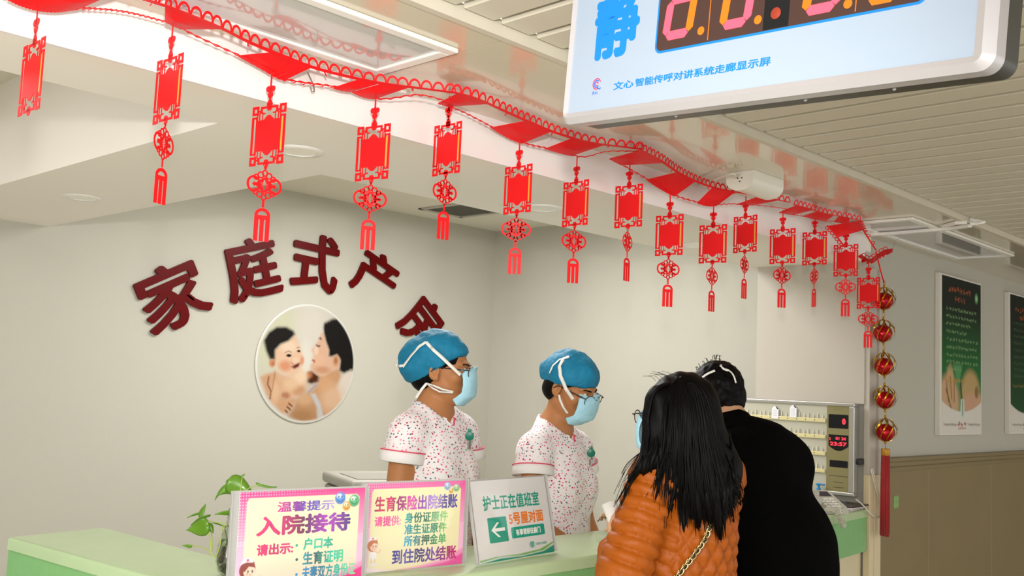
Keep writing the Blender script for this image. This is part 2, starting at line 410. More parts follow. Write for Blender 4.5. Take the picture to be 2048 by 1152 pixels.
# frame top-left px, frame top-right px, knot width px (None = knot folded away), which way the knot turns
BAN = [((52, 92), (87, 74), None, 1), ((318, 122), (364, 106), 38, 1), ((513, 214), (566, 206), 68, 1), ((714, 255), (783, 246), 67, 1), ((872, 252), (921, 242), 48, 1),
       ((1012, 335), (1063, 327), 60, 1), ((1127, 366), (1178, 358), 49, 1), ((1231, 373), (1286, 367), 19, 1), ((1313, 432), (1366, 428), 45, 1), ((1401, 451), (1452, 448), 22, 1),
       ((1469, 434), (1513, 429), 16, 1), ((1541, 459), (1590, 456), 34, 1), ((1606, 465), (1653, 462), 16, -1), ((1668, 490), (1716, 488), 43, 1), ((1713, 556), (1761, 554), 40, 1)]
order = ['far left end, its knot folded out of sight', 'left of the letters, over the pointed ceiling recess', 'over the left arm of the big wall letters', 'wide one right of the long grey light panel', 'narrow one whose tassel hangs left of the air vent',
         'right of the air vent, by a downlight', 'straight above the cap of the stooping nurse', 'knot turned edge-on, seventh banner of the row from the letters', 'lowest of the middle ones, above the long-haired visitor', 'with half-turned knot, beside the fourth downlight',
         'under the white wall device, knot turned edge-on', 'first one over the white wall panel', 'with edge-on knot over the white wall panel', 'with open knot at the panel end, just left of the last', 'lowest one at the corner beside the gold balls']
def copy_part(src, parent):
    c = src.copy(); COL.objects.link(c); c.parent = parent; return c
protos = None
for i, (a, b, kw, sg) in enumerate(BAN):
    cx, cy = (a[0] + b[0]) / 2, (a[1] + b[1]) / 2
    Yb = 2.005 if i < 13 else (2.0 if i == 13 else 1.985)
    P = at_y(cx, cy, Yb)
    # heading of the top edge: the direction whose horizon point lies on the line through both corners
    best = None
    for q in range(-140, 60):
        ang = math.radians(q); d = Vector((math.cos(ang), math.sin(ang), 0))
        def pj(V): V = V - CO; k = V.dot(FW); return (1024 + F_PX * V.dot(RT) / k, 576 - F_PX * V.dot(UP) / k)
        l, r_ = pj(P - d * FWD), pj(P + d * FWD)
        if r_[0] < l[0]: continue
        e = abs((r_[1] - l[1]) / (r_[0] - l[0]) - (b[1] - a[1]) / (b[0] - a[0])) * 60 + abs((r_[0] - l[0]) - (b[0] - a[0])) * 0.35
        if best is None or e < best[0]: best = (e, ang)
    ang = best[1]
    base = (P.x, P.y, P.z - FT)
    lab = 'red lattice banner, ' + order[i]
    t = thing('hanging_banner', lab, 'banner', base, 'red paper banners hanging from the garland', (0, 0, ang))
    if protos is None:
        protos = []
        for nm, me in (('hanger', hanger_me), ('lattice_frame', frame_me), ('gold_strip', strip_me)):
            o = bpy.data.objects.new(nm, me); COL.objects.link(o); o.parent = t; protos.append(o)
        protos[2]['label'] = 'gold strip'
    else:
        for o in protos[:3]: copy_part(o, t)
    if kw:
        dist = (P - CO).dot(FW); full = 0.088 * F_PX / dist; rr = max(0.12, min(1.0, kw / full))
        vd = ray(cx, cy); va = math.atan2(vd.y, vd.x)              # heading of the view ray; a face-on knot lies square to it
        kang = (va - PI / 2) + sg * math.acos(rr) - ang
        if len(protos) == 3:
            k = bpy.data.objects.new('knot', knot_me); COL.objects.link(k); k.parent = t
            s = bpy.data.objects.new('tassel', tassel_me); COL.objects.link(s); s.parent = t
            w = bpy.data.objects.new('wire_ring', ring_me); COL.objects.link(w); w.parent = t
            protos += [k, s, w]
        else: k, s, w = (copy_part(o, t) for o in protos[3:])
        k.location = (0, 0, KZ); s.location = (0, 0, TZ); k.rotation_euler = (0, 0, kang); s.rotation_euler = (0, 0, kang * .9); w.rotation_euler = (0, 0, kang * .5)

# ------------------------------------------------------------------ the garland ribbon: two rails, scallops, solid fields
def smooth_path(pts, n):
    P = [Vector(p) for p in pts]; out = []
    for i in range(len(P) - 1):
        p0, p1, p2, p3 = P[max(i - 1, 0)], P[i], P[i + 1], P[min(i + 2, len(P) - 1)]
        for k in range(n):
            t = k / n
            out.append(0.5 * ((2 * p1) + (p2 - p0) * t + (2 * p0 - 5 * p1 + 4 * p2 - p3) * t * t + (3 * p1 - p0 - 3 * p2 + p3) * t ** 3))
    out.append(P[-1]); return out
def resample(P, n):
    d = [0.0]
    for a, b in zip(P[:-1], P[1:]): d.append(d[-1] + (b - a).length)
    out = []; j = 0
    for i in range(n):
        s = d[-1] * i / (n - 1)
        while j < len(d) - 2 and d[j + 1] < s: j += 1
        t = (s - d[j]) / max(d[j + 1] - d[j], 1e-9); out.append(P[j].lerp(P[j + 1], min(max(t, 0), 1)))
    return out, d[-1]
def below(p, x, y, z): return p if p.z < z else at_z(x, y, z)
def garland(label, up_px, lo_px, fields, zu=GLO - .032, ylo=2.02, skew=.12):
    """up_px / lo_px: pixel tracks of the scalloped rail and the lower rail; fields: (from, to) shares of solid paper."""
    U = [at_z(x, y, zu) for x, y in up_px]; Lw = [below(at_y(x, y, ylo), x, y, zu - .004) for x, y in lo_px]
    U, lu = resample(smooth_path(U, 8), 160); Lw, ll = resample(smooth_path(Lw, 8), 160)
    t = thing('paper_garland', label, 'garland', U[80], 'red paper garland lengths along the beam')
    at = lambda P, s: P[min(int(round(s * 159)), 159)]
    def two(mb, A, B, th=.0006):   # a sheet between two tracks with a little thickness
        n = len(A); nn = [(B[i] - A[i]).cross(A[min(i + 1, n - 1)] - A[max(i - 1, 0)]).normalized() * th for i in range(n)]
        mb.add([a + k for a, k in zip(A, nn)] + [b + k for b, k in zip(B, nn)] + [a - k for a, k in zip(A, nn)] + [b - k for b, k in zip(B, nn)],
               [(i, i + 1, n + i + 1, n + i) for i in range(n - 1)] + [(2 * n + i, 3 * n + i, 3 * n + i + 1, 2 * n + i + 1) for i in range(n - 1)] +
               [(i, 2 * n + i, 2 * n + i + 1, i + 1) for i in range(n - 1)] + [(n + i, n + i + 1, 3 * n + i + 1, 3 * n + i) for i in range(n - 1)] +
               [(0, n, 3 * n, 2 * n), (n - 1, 3 * n - 1, 4 * n - 1, 2 * n - 1)])
    wd = [(b - a).normalized() for a, b in zip(U, Lw)]
    mb = MB(); two(mb, U, [u + w * .013 for u, w in zip(U, wd)]); mb.build('upper_rail', m_red, t)
    mb = MB(); two(mb, [l - w * (.005 + .002 * math.sin(i * 1.3)) for i, (l, w) in enumerate(zip(Lw, wd))], Lw)
    for i in range(3, 156, 5):       # small ragged cut-outs of the lower rail
        a, b = Lw[i], Lw[min(i + 3, 159)]; w = wd[i]; m_ = (a + b) / 2 + w * (.004 + .003 * random.random())
        two(mb, [a, m_ - w * .001, b], [a + w * .001, m_ + w * .002, b + w * .001])
    mb.build('lower_rail', m_red, t)
    mb = MB(); nl = max(4, int(lu / .0300)); r = .0158
    for k in range(nl):
        s = (k + .5) / nl; c = at(U, s); w = at(wd, s); tg = (at(U, min(s + .02, 1)) - at(U, max(s - .02, 0))).normalized()
        w = (w * .35 + Vector((0, 0, -1))).normalized()
        Ao = [c + tg * r * math.cos(a) - w * r * 1.3 * math.sin(a) for a in [PI * i / 9 for i in range(10)]]
        Ai = [c + tg * (r - .005) * math.cos(a) - w * (r - .004) * 1.25 * math.sin(a) for a in [PI * i / 9 for i in range(10)]]
        two(mb, Ao, Ai)
    mb.build('scallop_edge', m_red, t)
    for (s0, s1) in fields:
        i0, i1 = int(s0 * 159), int(s1 * 159); sk = int(skew * 159)
        A = [U[i] + wd[i] * .01 for i in range(i0, i1 + 1)]; lo = [min(max(i - sk, 0), 159) for i in range(i0, i1 + 1)]
        B = [Lw[i] + wd[i] * (.004 + .007 * math.sin(PI * j / max(i1 - i0, 1)) + .003 * abs(math.sin(i * 1.1))) for j, i in enumerate(lo)]
        mb = MB(); Mid = [(a + b) / 2 + Vector((0, 0, -.006 * math.sin(PI * j / max(len(A) - 1, 1)))) for j, (a, b) in enumerate(zip(A, B))]
        two(mb, A, Mid); two(mb, Mid, B); mb.build('paper_field', m_red, t)
    for s in [k / 7 for k in range(1, 7)]:    # little tabs cut loose under the upper rail
        i = int(s * 159); mb = MB(); a = U[i] + wd[i] * .009; two(mb, [a, a + (U[min(i + 3, 159)] - U[i])* .3], [a + wd[i] * .02, a + wd[i] * .02 + (U[min(i + 3, 159)] - U[i]) * .3]); mb.build('paper_tab', m_red, t)
    return t
garland('first red paper garland length, running off the top left corner', [(60, -85), (150, -50), (240, -20), (345, 14)],
        [(-40, -30), (40, 4), (110, 18), (170, 17), (250, 24), (335, 45)], [(.26, .62)])
garland('red paper garland length below the long grey light panel', [(330, 8), (430, 48), (500, 82), (560, 106), (640, 136), (740, 160), (820, 172), (912, 184)],
        [(330, 40), (400, 76), (512, 127), (560, 155), (600, 165), (680, 176), (760, 198), (840, 190), (905, 207)], [(.0, .185), (.375, .525), (.69, .755), (.762, .85)], zu=GLO - .044)
garland('red paper garland length passing below the hanging display', [(903, 182), (950, 194), (1010, 220), (1060, 242), (1120, 266), (1190, 285), (1288, 297)],
        [(878, 205), (930, 226), (1000, 263), (1050, 287), (1110, 300), (1165, 314), (1215, 303), (1285, 303)], [(.03, .17), (.40, .56), (.68, .84)])
garland('red paper garland length under the white wall device', [(1275, 296), (1320, 318), (1370, 350), (1430, 374), (1500, 388), (1580, 404)],
        [(1222, 316), (1262, 340), (1318, 372), (1360, 395), (1420, 409), (1470, 408), (1530, 412), (1585, 420)], [(.03, .2), (.33, .48), (.6, .72), (.84, .94)], ylo=2.0, zu=GLO - .042)
garland('last red paper garland length before the station corner', [(1588, 408), (1620, 417), (1650, 426), (1700, 436), (1722, 441)],
        [(1560, 424), (1590, 430), (1615, 434), (1640, 440), (1690, 447), (1715, 462)], [(.05, .3), (.38, .62), (.68, .84)], ylo=2.0)
# the loose end that drops at the corner
Ue = [below(at_y(x, y, 1.97), x, y, GLO - .03) for x, y in [(1718, 442), (1728, 462), (1742, 485), (1752, 500)]]; Le = [below(at_y(x, y, 1.99), x, y, GLO - .03) for x, y in [(1655, 452), (1668, 466), (1685, 488), (1690, 494)]]
Ue, l1 = resample(smooth_path(Ue, 8), 60); Le, l2 = resample(smooth_path(Le, 8), 60)
t = thing('paper_garland', 'drooping red garland end with looped edges above the corner banner', 'garland', Ue[0], 'red paper garland lengths along the beam')
def sheet(mb, A, B, th=.0006):
    for i in range(len(A) - 1):
        nn = (B[i] - A[i]).cross(A[i + 1] - A[i]).normalized() * th
        mb.add([A[i] + nn, A[i + 1] + nn, B[i + 1] + nn, B[i] + nn, A[i] - nn, A[i + 1] - nn, B[i + 1] - nn, B[i] - nn], [(0, 1, 2, 3), (7, 6, 5, 4), (0, 4, 5, 1), (2, 6, 7, 3), (1, 5, 6, 2), (0, 3, 7, 4)])
mb = MB(); sheet(mb, Ue[:34], Le[:34]); mb.build('paper_field', m_red, t)
for P in (Ue, Le):
    mb = MB()
    mb.tube(P, .004, 6)
    for k in range(7):
        c = P[4 + k * 8]; tg = (P[min(8 + k * 8, 59)] - P[k * 8]).normalized(); w = Vector((0, 0, 1)).cross(tg) if False else (RT - tg * RT.dot(tg)).normalized()
        if P is Le: w = -w
        mb.tube([c + tg * .013 * math.cos(a) + w * .014 * math.sin(a) for a in [PI * i / 10 for i in range(11)]], .0021, 5)
    mb.build('looped_edge', m_red, t)
# crumpled tail
t = thing('crumpled_garland_end', 'crumpled dark red garland tail sticking out beside the corner', 'garland', at_y(1745, 512, 1.95))
mb = MB()
tail = [at_y(x, y, Y) for x, y, Y in [(1722, 508, 1.985), (1738, 518, 1.985), (1752, 510, 1.93), (1768, 500, 1.92), (1786, 497, 1.9)]]; tail2 = [at_y(x, y, Y) for x, y, Y in [(1718, 512, 1.965), (1732, 526, 1.965), (1748, 523, 1.9), (1764, 512, 1.9), (1780, 506, 1.88)]]
A, _ = resample(smooth_path(tail, 6), 26); B, _ = resample(smooth_path(tail2, 6), 26)
for i in range(26): B[i] = B[i] + Vector((0, .012 * math.sin(i * 1.7), .005 * math.sin(i * 2.3)))
sheet(mb, A, B); mb.build('folded_paper', m_red, t)
mb = MB()
for k in range(7):
    c = A[3 + k * 3]; mb.tube([c + RT * .011 * math.cos(a) + Vector((0, 0, .012 * math.sin(a))) for a in [PI * i / 9 for i in range(10)]], .002, 5)
mb.build('looped_edge', m_red, t)
mb = MB(); mb.tube([tail[-1], at_y(1790, 481, 1.9), at_y(1799, 477, 1.92)], .0007, 5); mb.build('tie_thread', m_wire, t)
# clear adhesive hooks that carry it
m_clear = mat('clear_plastic', '#f3f1ea', 0.15, var=0, trans=0.85)
P = at_y(618, 160, YF - .004); t = thing('adhesive_hook', 'small wire hook on a clear pad below the garland, on the white beam', 'hook', P)
mb = MB(); mb.bbox((P.x - .03, P.y - .001, P.z - .02), (P.x + .02, P.y + .004, P.z + .025), .002); mb.build('pad', clear_mat(bpy.data.materials.new('clear_pad'), .06), t)
mb = MB(); mb.tube([P + Vector(v) * 1.35 for v in [(-.006, -.003, .012), (-.002, -.008, .0), (.003, -.012, -.012), (.002, -.016, -.024), (-.004, -.018, -.027), (-.007, -.016, -.018)]], .0017, 7); mb.build('wire', mat('steel_wire', '#9d9a92', .3, metal=.9, var=0), t)

# ------------------------------------------------------------------ raised characters and the round photograph on the back wall
m_letter = mat('dark_red_acrylic', '#5a0002', 0.3, var=0.1, scale=14, spec=0.15)
CH = [('家', 2.525, .382, 28.0, .375, .335, 'far left, leaning left'), ('庭', 2.975, .572, 17.5, .345, .335, 'second from the left'), ('式', 3.39, .655, -3.6, .325, .335, 'upright, at the crown of the arc'), ('产', 3.835, .622, -22.5, .325, .30, 'fourth from the left'), ('房', 4.225, .365, -41.0, .30, .345, 'far right, partly behind the nurse cap')]
for ch, X, Z, rot, w, h, where in CH:
    mb = glyph_mesh(ch, .35, .0085, .014); x0, x1, y0, y1 = mb_bounds(mb); cx, cy = (x0 + x1) / 2, (y0 + y1) / 2
    for k, v in enumerate(mb.v): mb.v[k] = Vector(((v.x - cx) * w / (x1 - x0), (v.y - cy) * h / (y1 - y0), v.z))
    me = mb.mesh(); me.transform(Matrix.Rotation(math.radians(rot), 4, 'Z'))
    me.transform(frame((X, YW1 - .003, ZC + Z), Vector((1, 0, 0)), Vector((0, 0, 1)), Vector((0, -1, 0))))
    o = link('wall_letter', me, m_letter, loc=(X, YW1, ZC + Z)); autosmooth(o, 30)
    tag(o, 'dark red raised wall character %s, %s' % (ch, where), 'wall letter', 'arc of dark red characters on the back wall')
# ------------------------------------------------------------------ printed pictures: colours per vertex of a fine grid
class Paint:
    def __init__(s, uv, base='#ffffff'): s.p = np.asarray(uv, float); s.c = np.tile(np.array(lin(base)), (len(s.p), 1))
    def blend(s, a, col):
        c = np.array(lin(col)) if isinstance(col, str) else np.asarray(col); a = np.clip(a, 0, 1)[:, None]; s.c = s.c * (1 - a) + c * a
    def sd_poly(s, pts):
        P = np.asarray(pts, float); n = len(P); d = np.full(len(s.p), 1e9); ins = np.zeros(len(s.p), bool)
        for i in range(n):
            a, b = P[i], P[(i + 1) % n]; e = b - a; w = s.p - a
            t = np.clip((w @ e) / max(e @ e, 1e-12), 0, 1); d = np.minimum(d, np.hypot(*(w - t[:, None] * e).T))
            c = ((a[1] > s.p[:, 1]) != (b[1] > s.p[:, 1]))
            with np.errstate(divide='ignore', invalid='ignore'): xx = (b[0] - a[0]) * (s.p[:, 1] - a[1]) / (b[1] - a[1] if abs(b[1] - a[1]) > 1e-12 else 1e-12) + a[0]
            ins ^= c & (s.p[:, 0] < xx)
        return np.where(ins, -d, d)
    def poly(s, pts, col, soft=0.01, a=1.0): s.blend(a * np.clip(.5 - s.sd_poly(pts) / (2 * soft), 0, 1), col)
    def ell(s, c, r, col, soft=0.2, a=1.0, rot=0.0):
        q = s.p - np.asarray(c); cr, sr = math.cos(rot), math.sin(rot); x = (q[:, 0] * cr + q[:, 1] * sr) / r[0]; y = (-q[:, 0] * sr + q[:, 1] * cr) / r[1]
        s.blend(a * np.clip((1 - np.hypot(x, y)) / soft + .5, 0, 1), col)
    def line(s, pts, w, col, a=1.0):
        P = np.asarray(pts, float); d = np.full(len(s.p), 1e9)
        for a_, b in zip(P[:-1], P[1:]):
            e = b - a_; q = s.p - a_; t = np.clip((q @ e) / max(e @ e, 1e-12), 0, 1); d = np.minimum(d, np.hypot(*(q - t[:, None] * e).T))
        s.blend(a * np.clip(1.2 - d / w, 0, 1), col)
def grid_mesh(w, h, nx, ny, z=0.0):
    xs = np.linspace(0, w, nx); ys = np.linspace(0, h, ny); X, Y = np.meshgrid(xs, ys)
    uv = np.stack([X.ravel(), Y.ravel()], 1)
    f = [(j * nx + i, j * nx + i + 1, (j + 1) * nx + i + 1, (j + 1) * nx + i) for j in range(ny - 1) for i in range(nx - 1)]
    me = bpy.data.meshes.new('print'); me.from_pydata([(x, y, z) for x, y in uv], [], f); return me, uv
def set_print(me, P):
    a = me.color_attributes.new('ink', 'FLOAT_COLOR', 'POINT'); c = np.ones((len(P.c), 4)); c[:, :3] = P.c; a.data.foreach_set('color', c.ravel())
m_print = mat('printed_picture', '#ffffff', 0.5, spec=.2, attr='ink', var=0.0)
m_print_gloss = mat('glossy_printed_card', '#ffffff', 0.3, attr='ink', var=0.0, coat=0.15)

# round photograph of a mother and a baby
m_acry = mat('white_acrylic', '#cfcdc5', 0.25, var=0.01)
pc = at_y(615, 727, YW1 - .012); RR = .332
t = thing('round_wall_photo', 'round wall photograph of a smiling baby and a dark-haired woman', 'wall picture', (pc.x, YW1, pc.z))
mb = MB(); F = frame((pc.x, YW1, pc.z), Vector((1, 0, 0)), Vector((0, 0, 1)), Vector((0, -1, 0)))
mb.T = F; mb.lathe([(RR + .008, .0005), (RR + .008, .008), (RR + .002, .0115), (0, .0115)], n=72); autosmooth(mb.build('backing_disc', m_acry, t))
vs = [(0, 0)]; nr, na = 60, 150
for i in range(1, nr + 1): vs += [(RR * i / nr * math.cos(2 * PI * k / na), RR * i / nr * math.sin(2 * PI * k / na)) for k in range(na)]
fs = [(0, 1 + k, 1 + (k + 1) % na) for k in range(na)]
for i in range(nr - 1): fs += [(1 + i * na + k, 1 + (i + 1) * na + k, 1 + (i + 1) * na + (k + 1) % na, 1 + i * na + (k + 1) % na) for k in range(na)]
me = bpy.data.meshes.new('print'); me.from_pydata([(x, y, .012) for x, y in vs], [], fs)
P = Paint(vs, '#cfcabd')
def Q(pts):
    o = []
    for zx, zy in pts: w = at_y(500 + zx / 4.2667, 590 + zy / 4.2667, YW1 - .012); o.append((w.x - pc.x, w.z - pc.z))
    return o
def qe(cx, cy, rx, ry): a, b, c = Q([(cx, cy), (cx + rx, cy), (cx, cy + ry)]); return a, (abs(b[0] - a[0]), abs(c[1] - a[1]))
def E(cx, cy, rx, ry, col, soft=.3, a=1.0): c, r = qe(cx, cy, rx, ry); P.ell(c, r, col, soft, a)
E(180, 330, 240, 330, '#cfd0b0', .8, .8); E(520, 300, 130, 260, '#d8d2c6', .9); E(470, 560, 60, 150, '#e2dccf', .9)
P.poly(Q([(770, 700), (860, 635), (915, 690), (870, 900), (720, 1020), (600, 1080), (700, 800)]), '#dccfc2', .012)
P.poly(Q([(590, 690), (690, 640), (760, 620), (780, 690), (740, 790), (770, 900), (720, 990), (620, 1060), (560, 960), (500, 840), (540, 790)]), '#c79870', .016)
E(700, 880, 90, 110, '#dcb898', .9, .8); E(640, 760, 60, 60, '#d6a67c', .9, .7)
P.poly(Q([(478, 690), (530, 645), (592, 690), (580, 745), (520, 765), (476, 745)]), '#4c2310', .012); E(505, 680, 28, 30, '#b06b3b', .8)
P.poly(Q([(470, 750), (530, 765), (590, 750), (520, 835), (470, 830)]), '#cbb9aa', .01)
P.poly(Q([(490, 830), (555, 765), (580, 762), (510, 838)]), '#a5989b', .006)
P.poly(Q([(200, 640), (300, 690), (360, 700), (440, 640), (480, 690), (472, 820), (400, 865), (330, 895), (265, 870), (250, 740)]), '#d9ae8b', .012)
E(430, 700, 60, 60, '#ecd0b2', .9, .9); E(300, 860, 40, 30, '#a8694a', .8, .8); E(420, 820, 50, 40, '#c08a62', .9, .7); E(350, 760, 60, 50, '#e4c09c', .9, .8)
P.poly(Q([(85, 700), (150, 670), (215, 655), (265, 760), (262, 865), (310, 890), (372, 878), (400, 893), (365, 965), (318, 1015), (265, 1005), (190, 920), (140, 850)]), '#cfa07b', .01)
E(215, 830, 40, 90, '#dfb894', .9, .9); P.line(Q([(160, 700), (150, 760), (180, 820), (170, 890)]), .006, '#7c4c34'); P.line(Q([(215, 660), (200, 740), (190, 810)]), .005, '#9a6848', .7)
for a_, b_ in (((330, 925), (360, 950)), ((318, 955), (345, 980)), ((300, 985), (322, 1005))): P.line(Q([a_, b_]), .006, '#5c3020')
P.poly(Q([(400, 890), (440, 850), (500, 835), (550, 880), (575, 970), (580, 1070), (440, 1090), (330, 1030), (370, 960)]), '#bb8d66', .014); E(470, 890, 70, 50, '#d3ab84', .9, .8); E(440, 1030, 100, 50, '#a3774f', .9, .7)
P.poly(Q([(518, 848), (556, 838), (602, 930), (626, 1040), (580, 1070), (572, 960)]), '#c3c1c2', .006)
P.poly(Q([(632, 330), (650, 400), (678, 470), (672, 530), (720, 512), (760, 520), (772, 560), (760, 620), (700, 650), (640, 690), (596, 695), (545, 660), (512, 625), (520, 592), (541, 576), (528, 556), (545, 535), (540, 500), (526, 472), (545, 440), (568, 412), (590, 370), (612, 320)]), '#dbb195', .01)
E(590, 560, 45, 55, '#e2b596', .9, .8); E(620, 640, 60, 30, '#c58d68', .9, .8); E(565, 470, 18, 40, '#ead0b8', .9, .8)
P.poly(Q([(632, 240), (700, 205), (770, 195), (830, 270), (885, 380), (915, 540), (905, 670), (862, 640), (800, 668), (764, 645), (772, 560), (742, 508), (695, 525), (672, 522), (676, 470), (650, 400), (632, 330), (626, 280)]), '#0c0808', .008)
E(736, 565, 34, 50, '#d3a27d', .3); E(732, 560, 16, 30, '#9a6647', .7, .8)
P.line(Q([(568, 428), (582, 438), (596, 434)]), .006, '#231512'); P.line(Q([(590, 372), (603, 366), (608, 380)]), .005, '#2c1a14'); P.line(Q([(534, 556), (550, 562), (546, 574)]), .006, '#a84a42')
P.poly(Q([(212, 470), (260, 420), (330, 390), (385, 335), (412, 400), (432, 450), (446, 500), (458, 560), (442, 612), (412, 660), (352, 700), (270, 662), (222, 602)]), '#e3bd9f', .01)
E(330, 440, 70, 50, '#edd3ba', .9, .8); E(300, 605, 50, 42, '#d4835c', .9, .75); E(446, 560, 16, 36, '#d98c66', .9, .8); E(390, 560, 24, 30, '#eccbb0', .8, .8)
P.poly(Q([(116, 390), (160, 318), (230, 272), (310, 272), (372, 306), (384, 335), (330, 392), (260, 420), (214, 470), (214, 552), (168, 548), (138, 480)]), '#110c0c', .009)
E(190, 582, 28, 34, '#d08f6a', .3); E(195, 585, 12, 18, '#a5603e', .7, .7)
E(332, 516, 22, 13, '#150f0e', .4); E(416, 479, 15, 10, '#150f0e', .4); P.line(Q([(300, 490), (330, 478), (352, 488)]), .004, '#6b4632', .7); P.line(Q([(400, 450), (420, 448)]), .004, '#6b4632', .7)
P.poly(Q([(352, 612), (398, 586), (428, 578), (415, 612), (378, 630)]), '#6a1c18', .006); P.line(Q([(352, 575), (372, 590)]), .004, '#b87350', .8)
rad = np.hypot(P.p[:, 0], P.p[:, 1]); P.blend(np.clip((rad - RR * .975) / (RR * .02), 0, 1), '#dcd9d0')
P.c *= .74; set_print(me, P); me.transform(F); link('photo_print', me, m_print, t)

# two green posters on the corridor wall
m_board = mat('white_poster_board', '#dcd6cc', 0.45, var=0.01)
def poster(x0, dark, label):
    w, h, zb = .62, .866, ZC - .170
    t = thing('wall_poster', label, 'poster', (x0, YW3, zb), 'green posters on the corridor wall')
    MB().bbox((x0, YW3 - .028, zb), (x0 + w, YW3 - .0005, zb + h), .002).build('poster_board', m_board, t)
    gw, gh = w - .035, h - .02
    me, uv = grid_mesh(gw, gh, 110, 170); P = Paint(uv, '#d8d3ca'); V = uv[:, 1] / gh; U = uv[:, 0] / gw
    arc = .135 + .06 * (2 * (U - .5)) ** 2 * 1.1
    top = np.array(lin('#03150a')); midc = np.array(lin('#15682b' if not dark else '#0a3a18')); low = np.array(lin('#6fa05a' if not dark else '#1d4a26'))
    g = np.stack([np.interp(V, [.1, .32, .5, .8], [low[k], midc[k] * 1.15, midc[k] * .7, top[k]]) for k in range(3)], 1)
    inside = np.clip((V - arc) / .006, 0, 1); P.c = P.c * (1 - inside[:, None]) + g * inside[:, None]
    if not dark:
        keep = P.c.copy()
        P.ell((.16 * gw, .2 * gh), (.26 * gw, .17 * gh), '#c59f7c', .35); P.ell((.2 * gw, .3 * gh), (.1 * gw, .13 * gh), '#bf9c6e', .4)
        P.ell((.72 * gw, .26 * gh), (.24 * gw, .15 * gh), '#b79a66', .35); P.ell((.8 * gw, .17 * gh), (.3 * gw, .1 * gh), '#c79c7e', .4); P.ell((.88 * gw, .27 * gh), (.05 * gw, .04 * gh), '#8b6a48', .4)
        for a_, b_ in (((.1, .34), (.16, .2)), ((.2, .36), (.24, .22)), ((.3, .33), (.3, .2))): P.line([(a_[0] * gw, a_[1] * gh), (b_[0] * gw, b_[1] * gh)], .006, '#6d4a30')
        P.line([(.45 * gw, .34 * gh), (.5 * gw, .2 * gh), (.55 * gw, .14 * gh)], .012, '#3a1c18'); P.line([(.1 * gw, .28 * gh), (.28 * gw, .1 * gh)], .007, '#5a3826')
        P.poly([(.27 * gw, .44 * gh), (.5 * gw, .44 * gh), (.42 * gw, .27 * gh)], '#4f8f57', .01)
        P.c = P.c * inside[:, None] + (np.array(lin('#d8d3ca'))) * (1 - inside[:, None])
    def rows(v, u0, u1, n, hh, col, a):
        r2 = random.Random(int(v * 1000)); x = u0
        for k in range(n):
            cw = (u1 - u0) / n
            for q in range(3): P.line([((x + cw * r2.uniform(.05, .5)) * gw, (v + hh * r2.uniform(-.5, .5)) * gh), ((x + cw * r2.uniform(.4, .95)) * gw, (v + hh * r2.uniform(-.5, .5)) * gh)], .0045, col, a)
            x += cw
    rows(.925 if not dark else .9, .14, .74, 8, .035, '#a1502c', .9); rows(.865 if not dark else .84, .3, .6, 4, .035, '#a1502c', .85)
    for k, (u1, v) in enumerate(((.88, .795), (.9, .745), (.72, .70), (.62, .65), (.92, .6), (.9, .55), (.92, .5), (.92, .455), (.5, .41))): rows(v, .1, u1, int(13 * u1), .018, '#7fa06a' if not dark else '#46613f', .6)
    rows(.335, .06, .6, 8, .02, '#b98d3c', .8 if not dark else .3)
    P.ell((.88 * gw, .9 * gh), (.045 * gw, .035 * gh), '#4f9a62', .4, .9); P.ell((.88 * gw, .9 * gh), (.025 * gw, .018 * gh), '#a8c7a0', .4, .9)
    rows(.055, .04, .36, 8, .012, '#8a857c', .8); rows(.055, .64, .97, 8, .012, '#8a857c', .8); rows(.058, .38, .62, 3, .03, '#9c2f22', 1); rows(.03, .4, .6, 5, .008, '#b07a70', .8)
    P.poly([(.45 * gw, .1 * gh), (.57 * gw, .1 * gh), (.55 * gw, .22 * gh), (.47 * gw, .22 * gh)], '#cfd4cb', .004); P.line([(.51 * gw, .12 * gh), (.51 * gw, .205 * gh)], .012, '#3d7d6a', .8)
    set_print(me, P); me.transform(frame((x0 + .024, YW3 - .0285, zb + .01), Vector((1, 0, 0)), Vector((0, 0, 1)), Vector((0, -1, 0))))
    link('poster_print', me, m_print, t)
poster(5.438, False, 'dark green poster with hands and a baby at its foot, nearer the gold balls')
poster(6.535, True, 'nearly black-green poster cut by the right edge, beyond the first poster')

# ------------------------------------------------------------------ fixtures in the ceilings
m_lwhite = mat('white_lamp_frame', '#efece6', 0.3, var=0.01)
m_diff = mat('unlit_lamp_diffuser', '#c2c0bd', 0.1, var=0.01, spec=0.7, coat=0.5)
def light_panel(x0, x1, y0, y1, label):
    t = thing('ceiling_light_panel', label, 'ceiling light', ((x0 + x1) / 2, (y0 + y1) / 2, GLO))
    mb = MB(); w = .03; z0, z1 = GLO - .012, GLO - .0005
    for a, b in (((x0, y0), (x1, y0 + w)), ((x0, y1 - w), (x1, y1)), ((x0, y0 + w), (x0 + w, y1 - w)), ((x1 - w, y0 + w), (x1, y1 - w))): mb.bbox((*a, z0), (*b, z1), .003)
    mb.build('lamp_frame', m_lwhite, t)
    MB().box((x0 + w - .002, y0 + w - .002, GLO - .006), (x1 - w + .002, y1 - w + .002, GLO - .001)).build('diffuser', m_diff, t)
light_panel(.34, 1.555, 1.70, 2.0, 'unlit grey ceiling light panel with white frame, at the top left')
light_panel(4.20, 5.505, 1.70, 2.0, 'unlit grey ceiling light panel reflecting a poster, at the right')
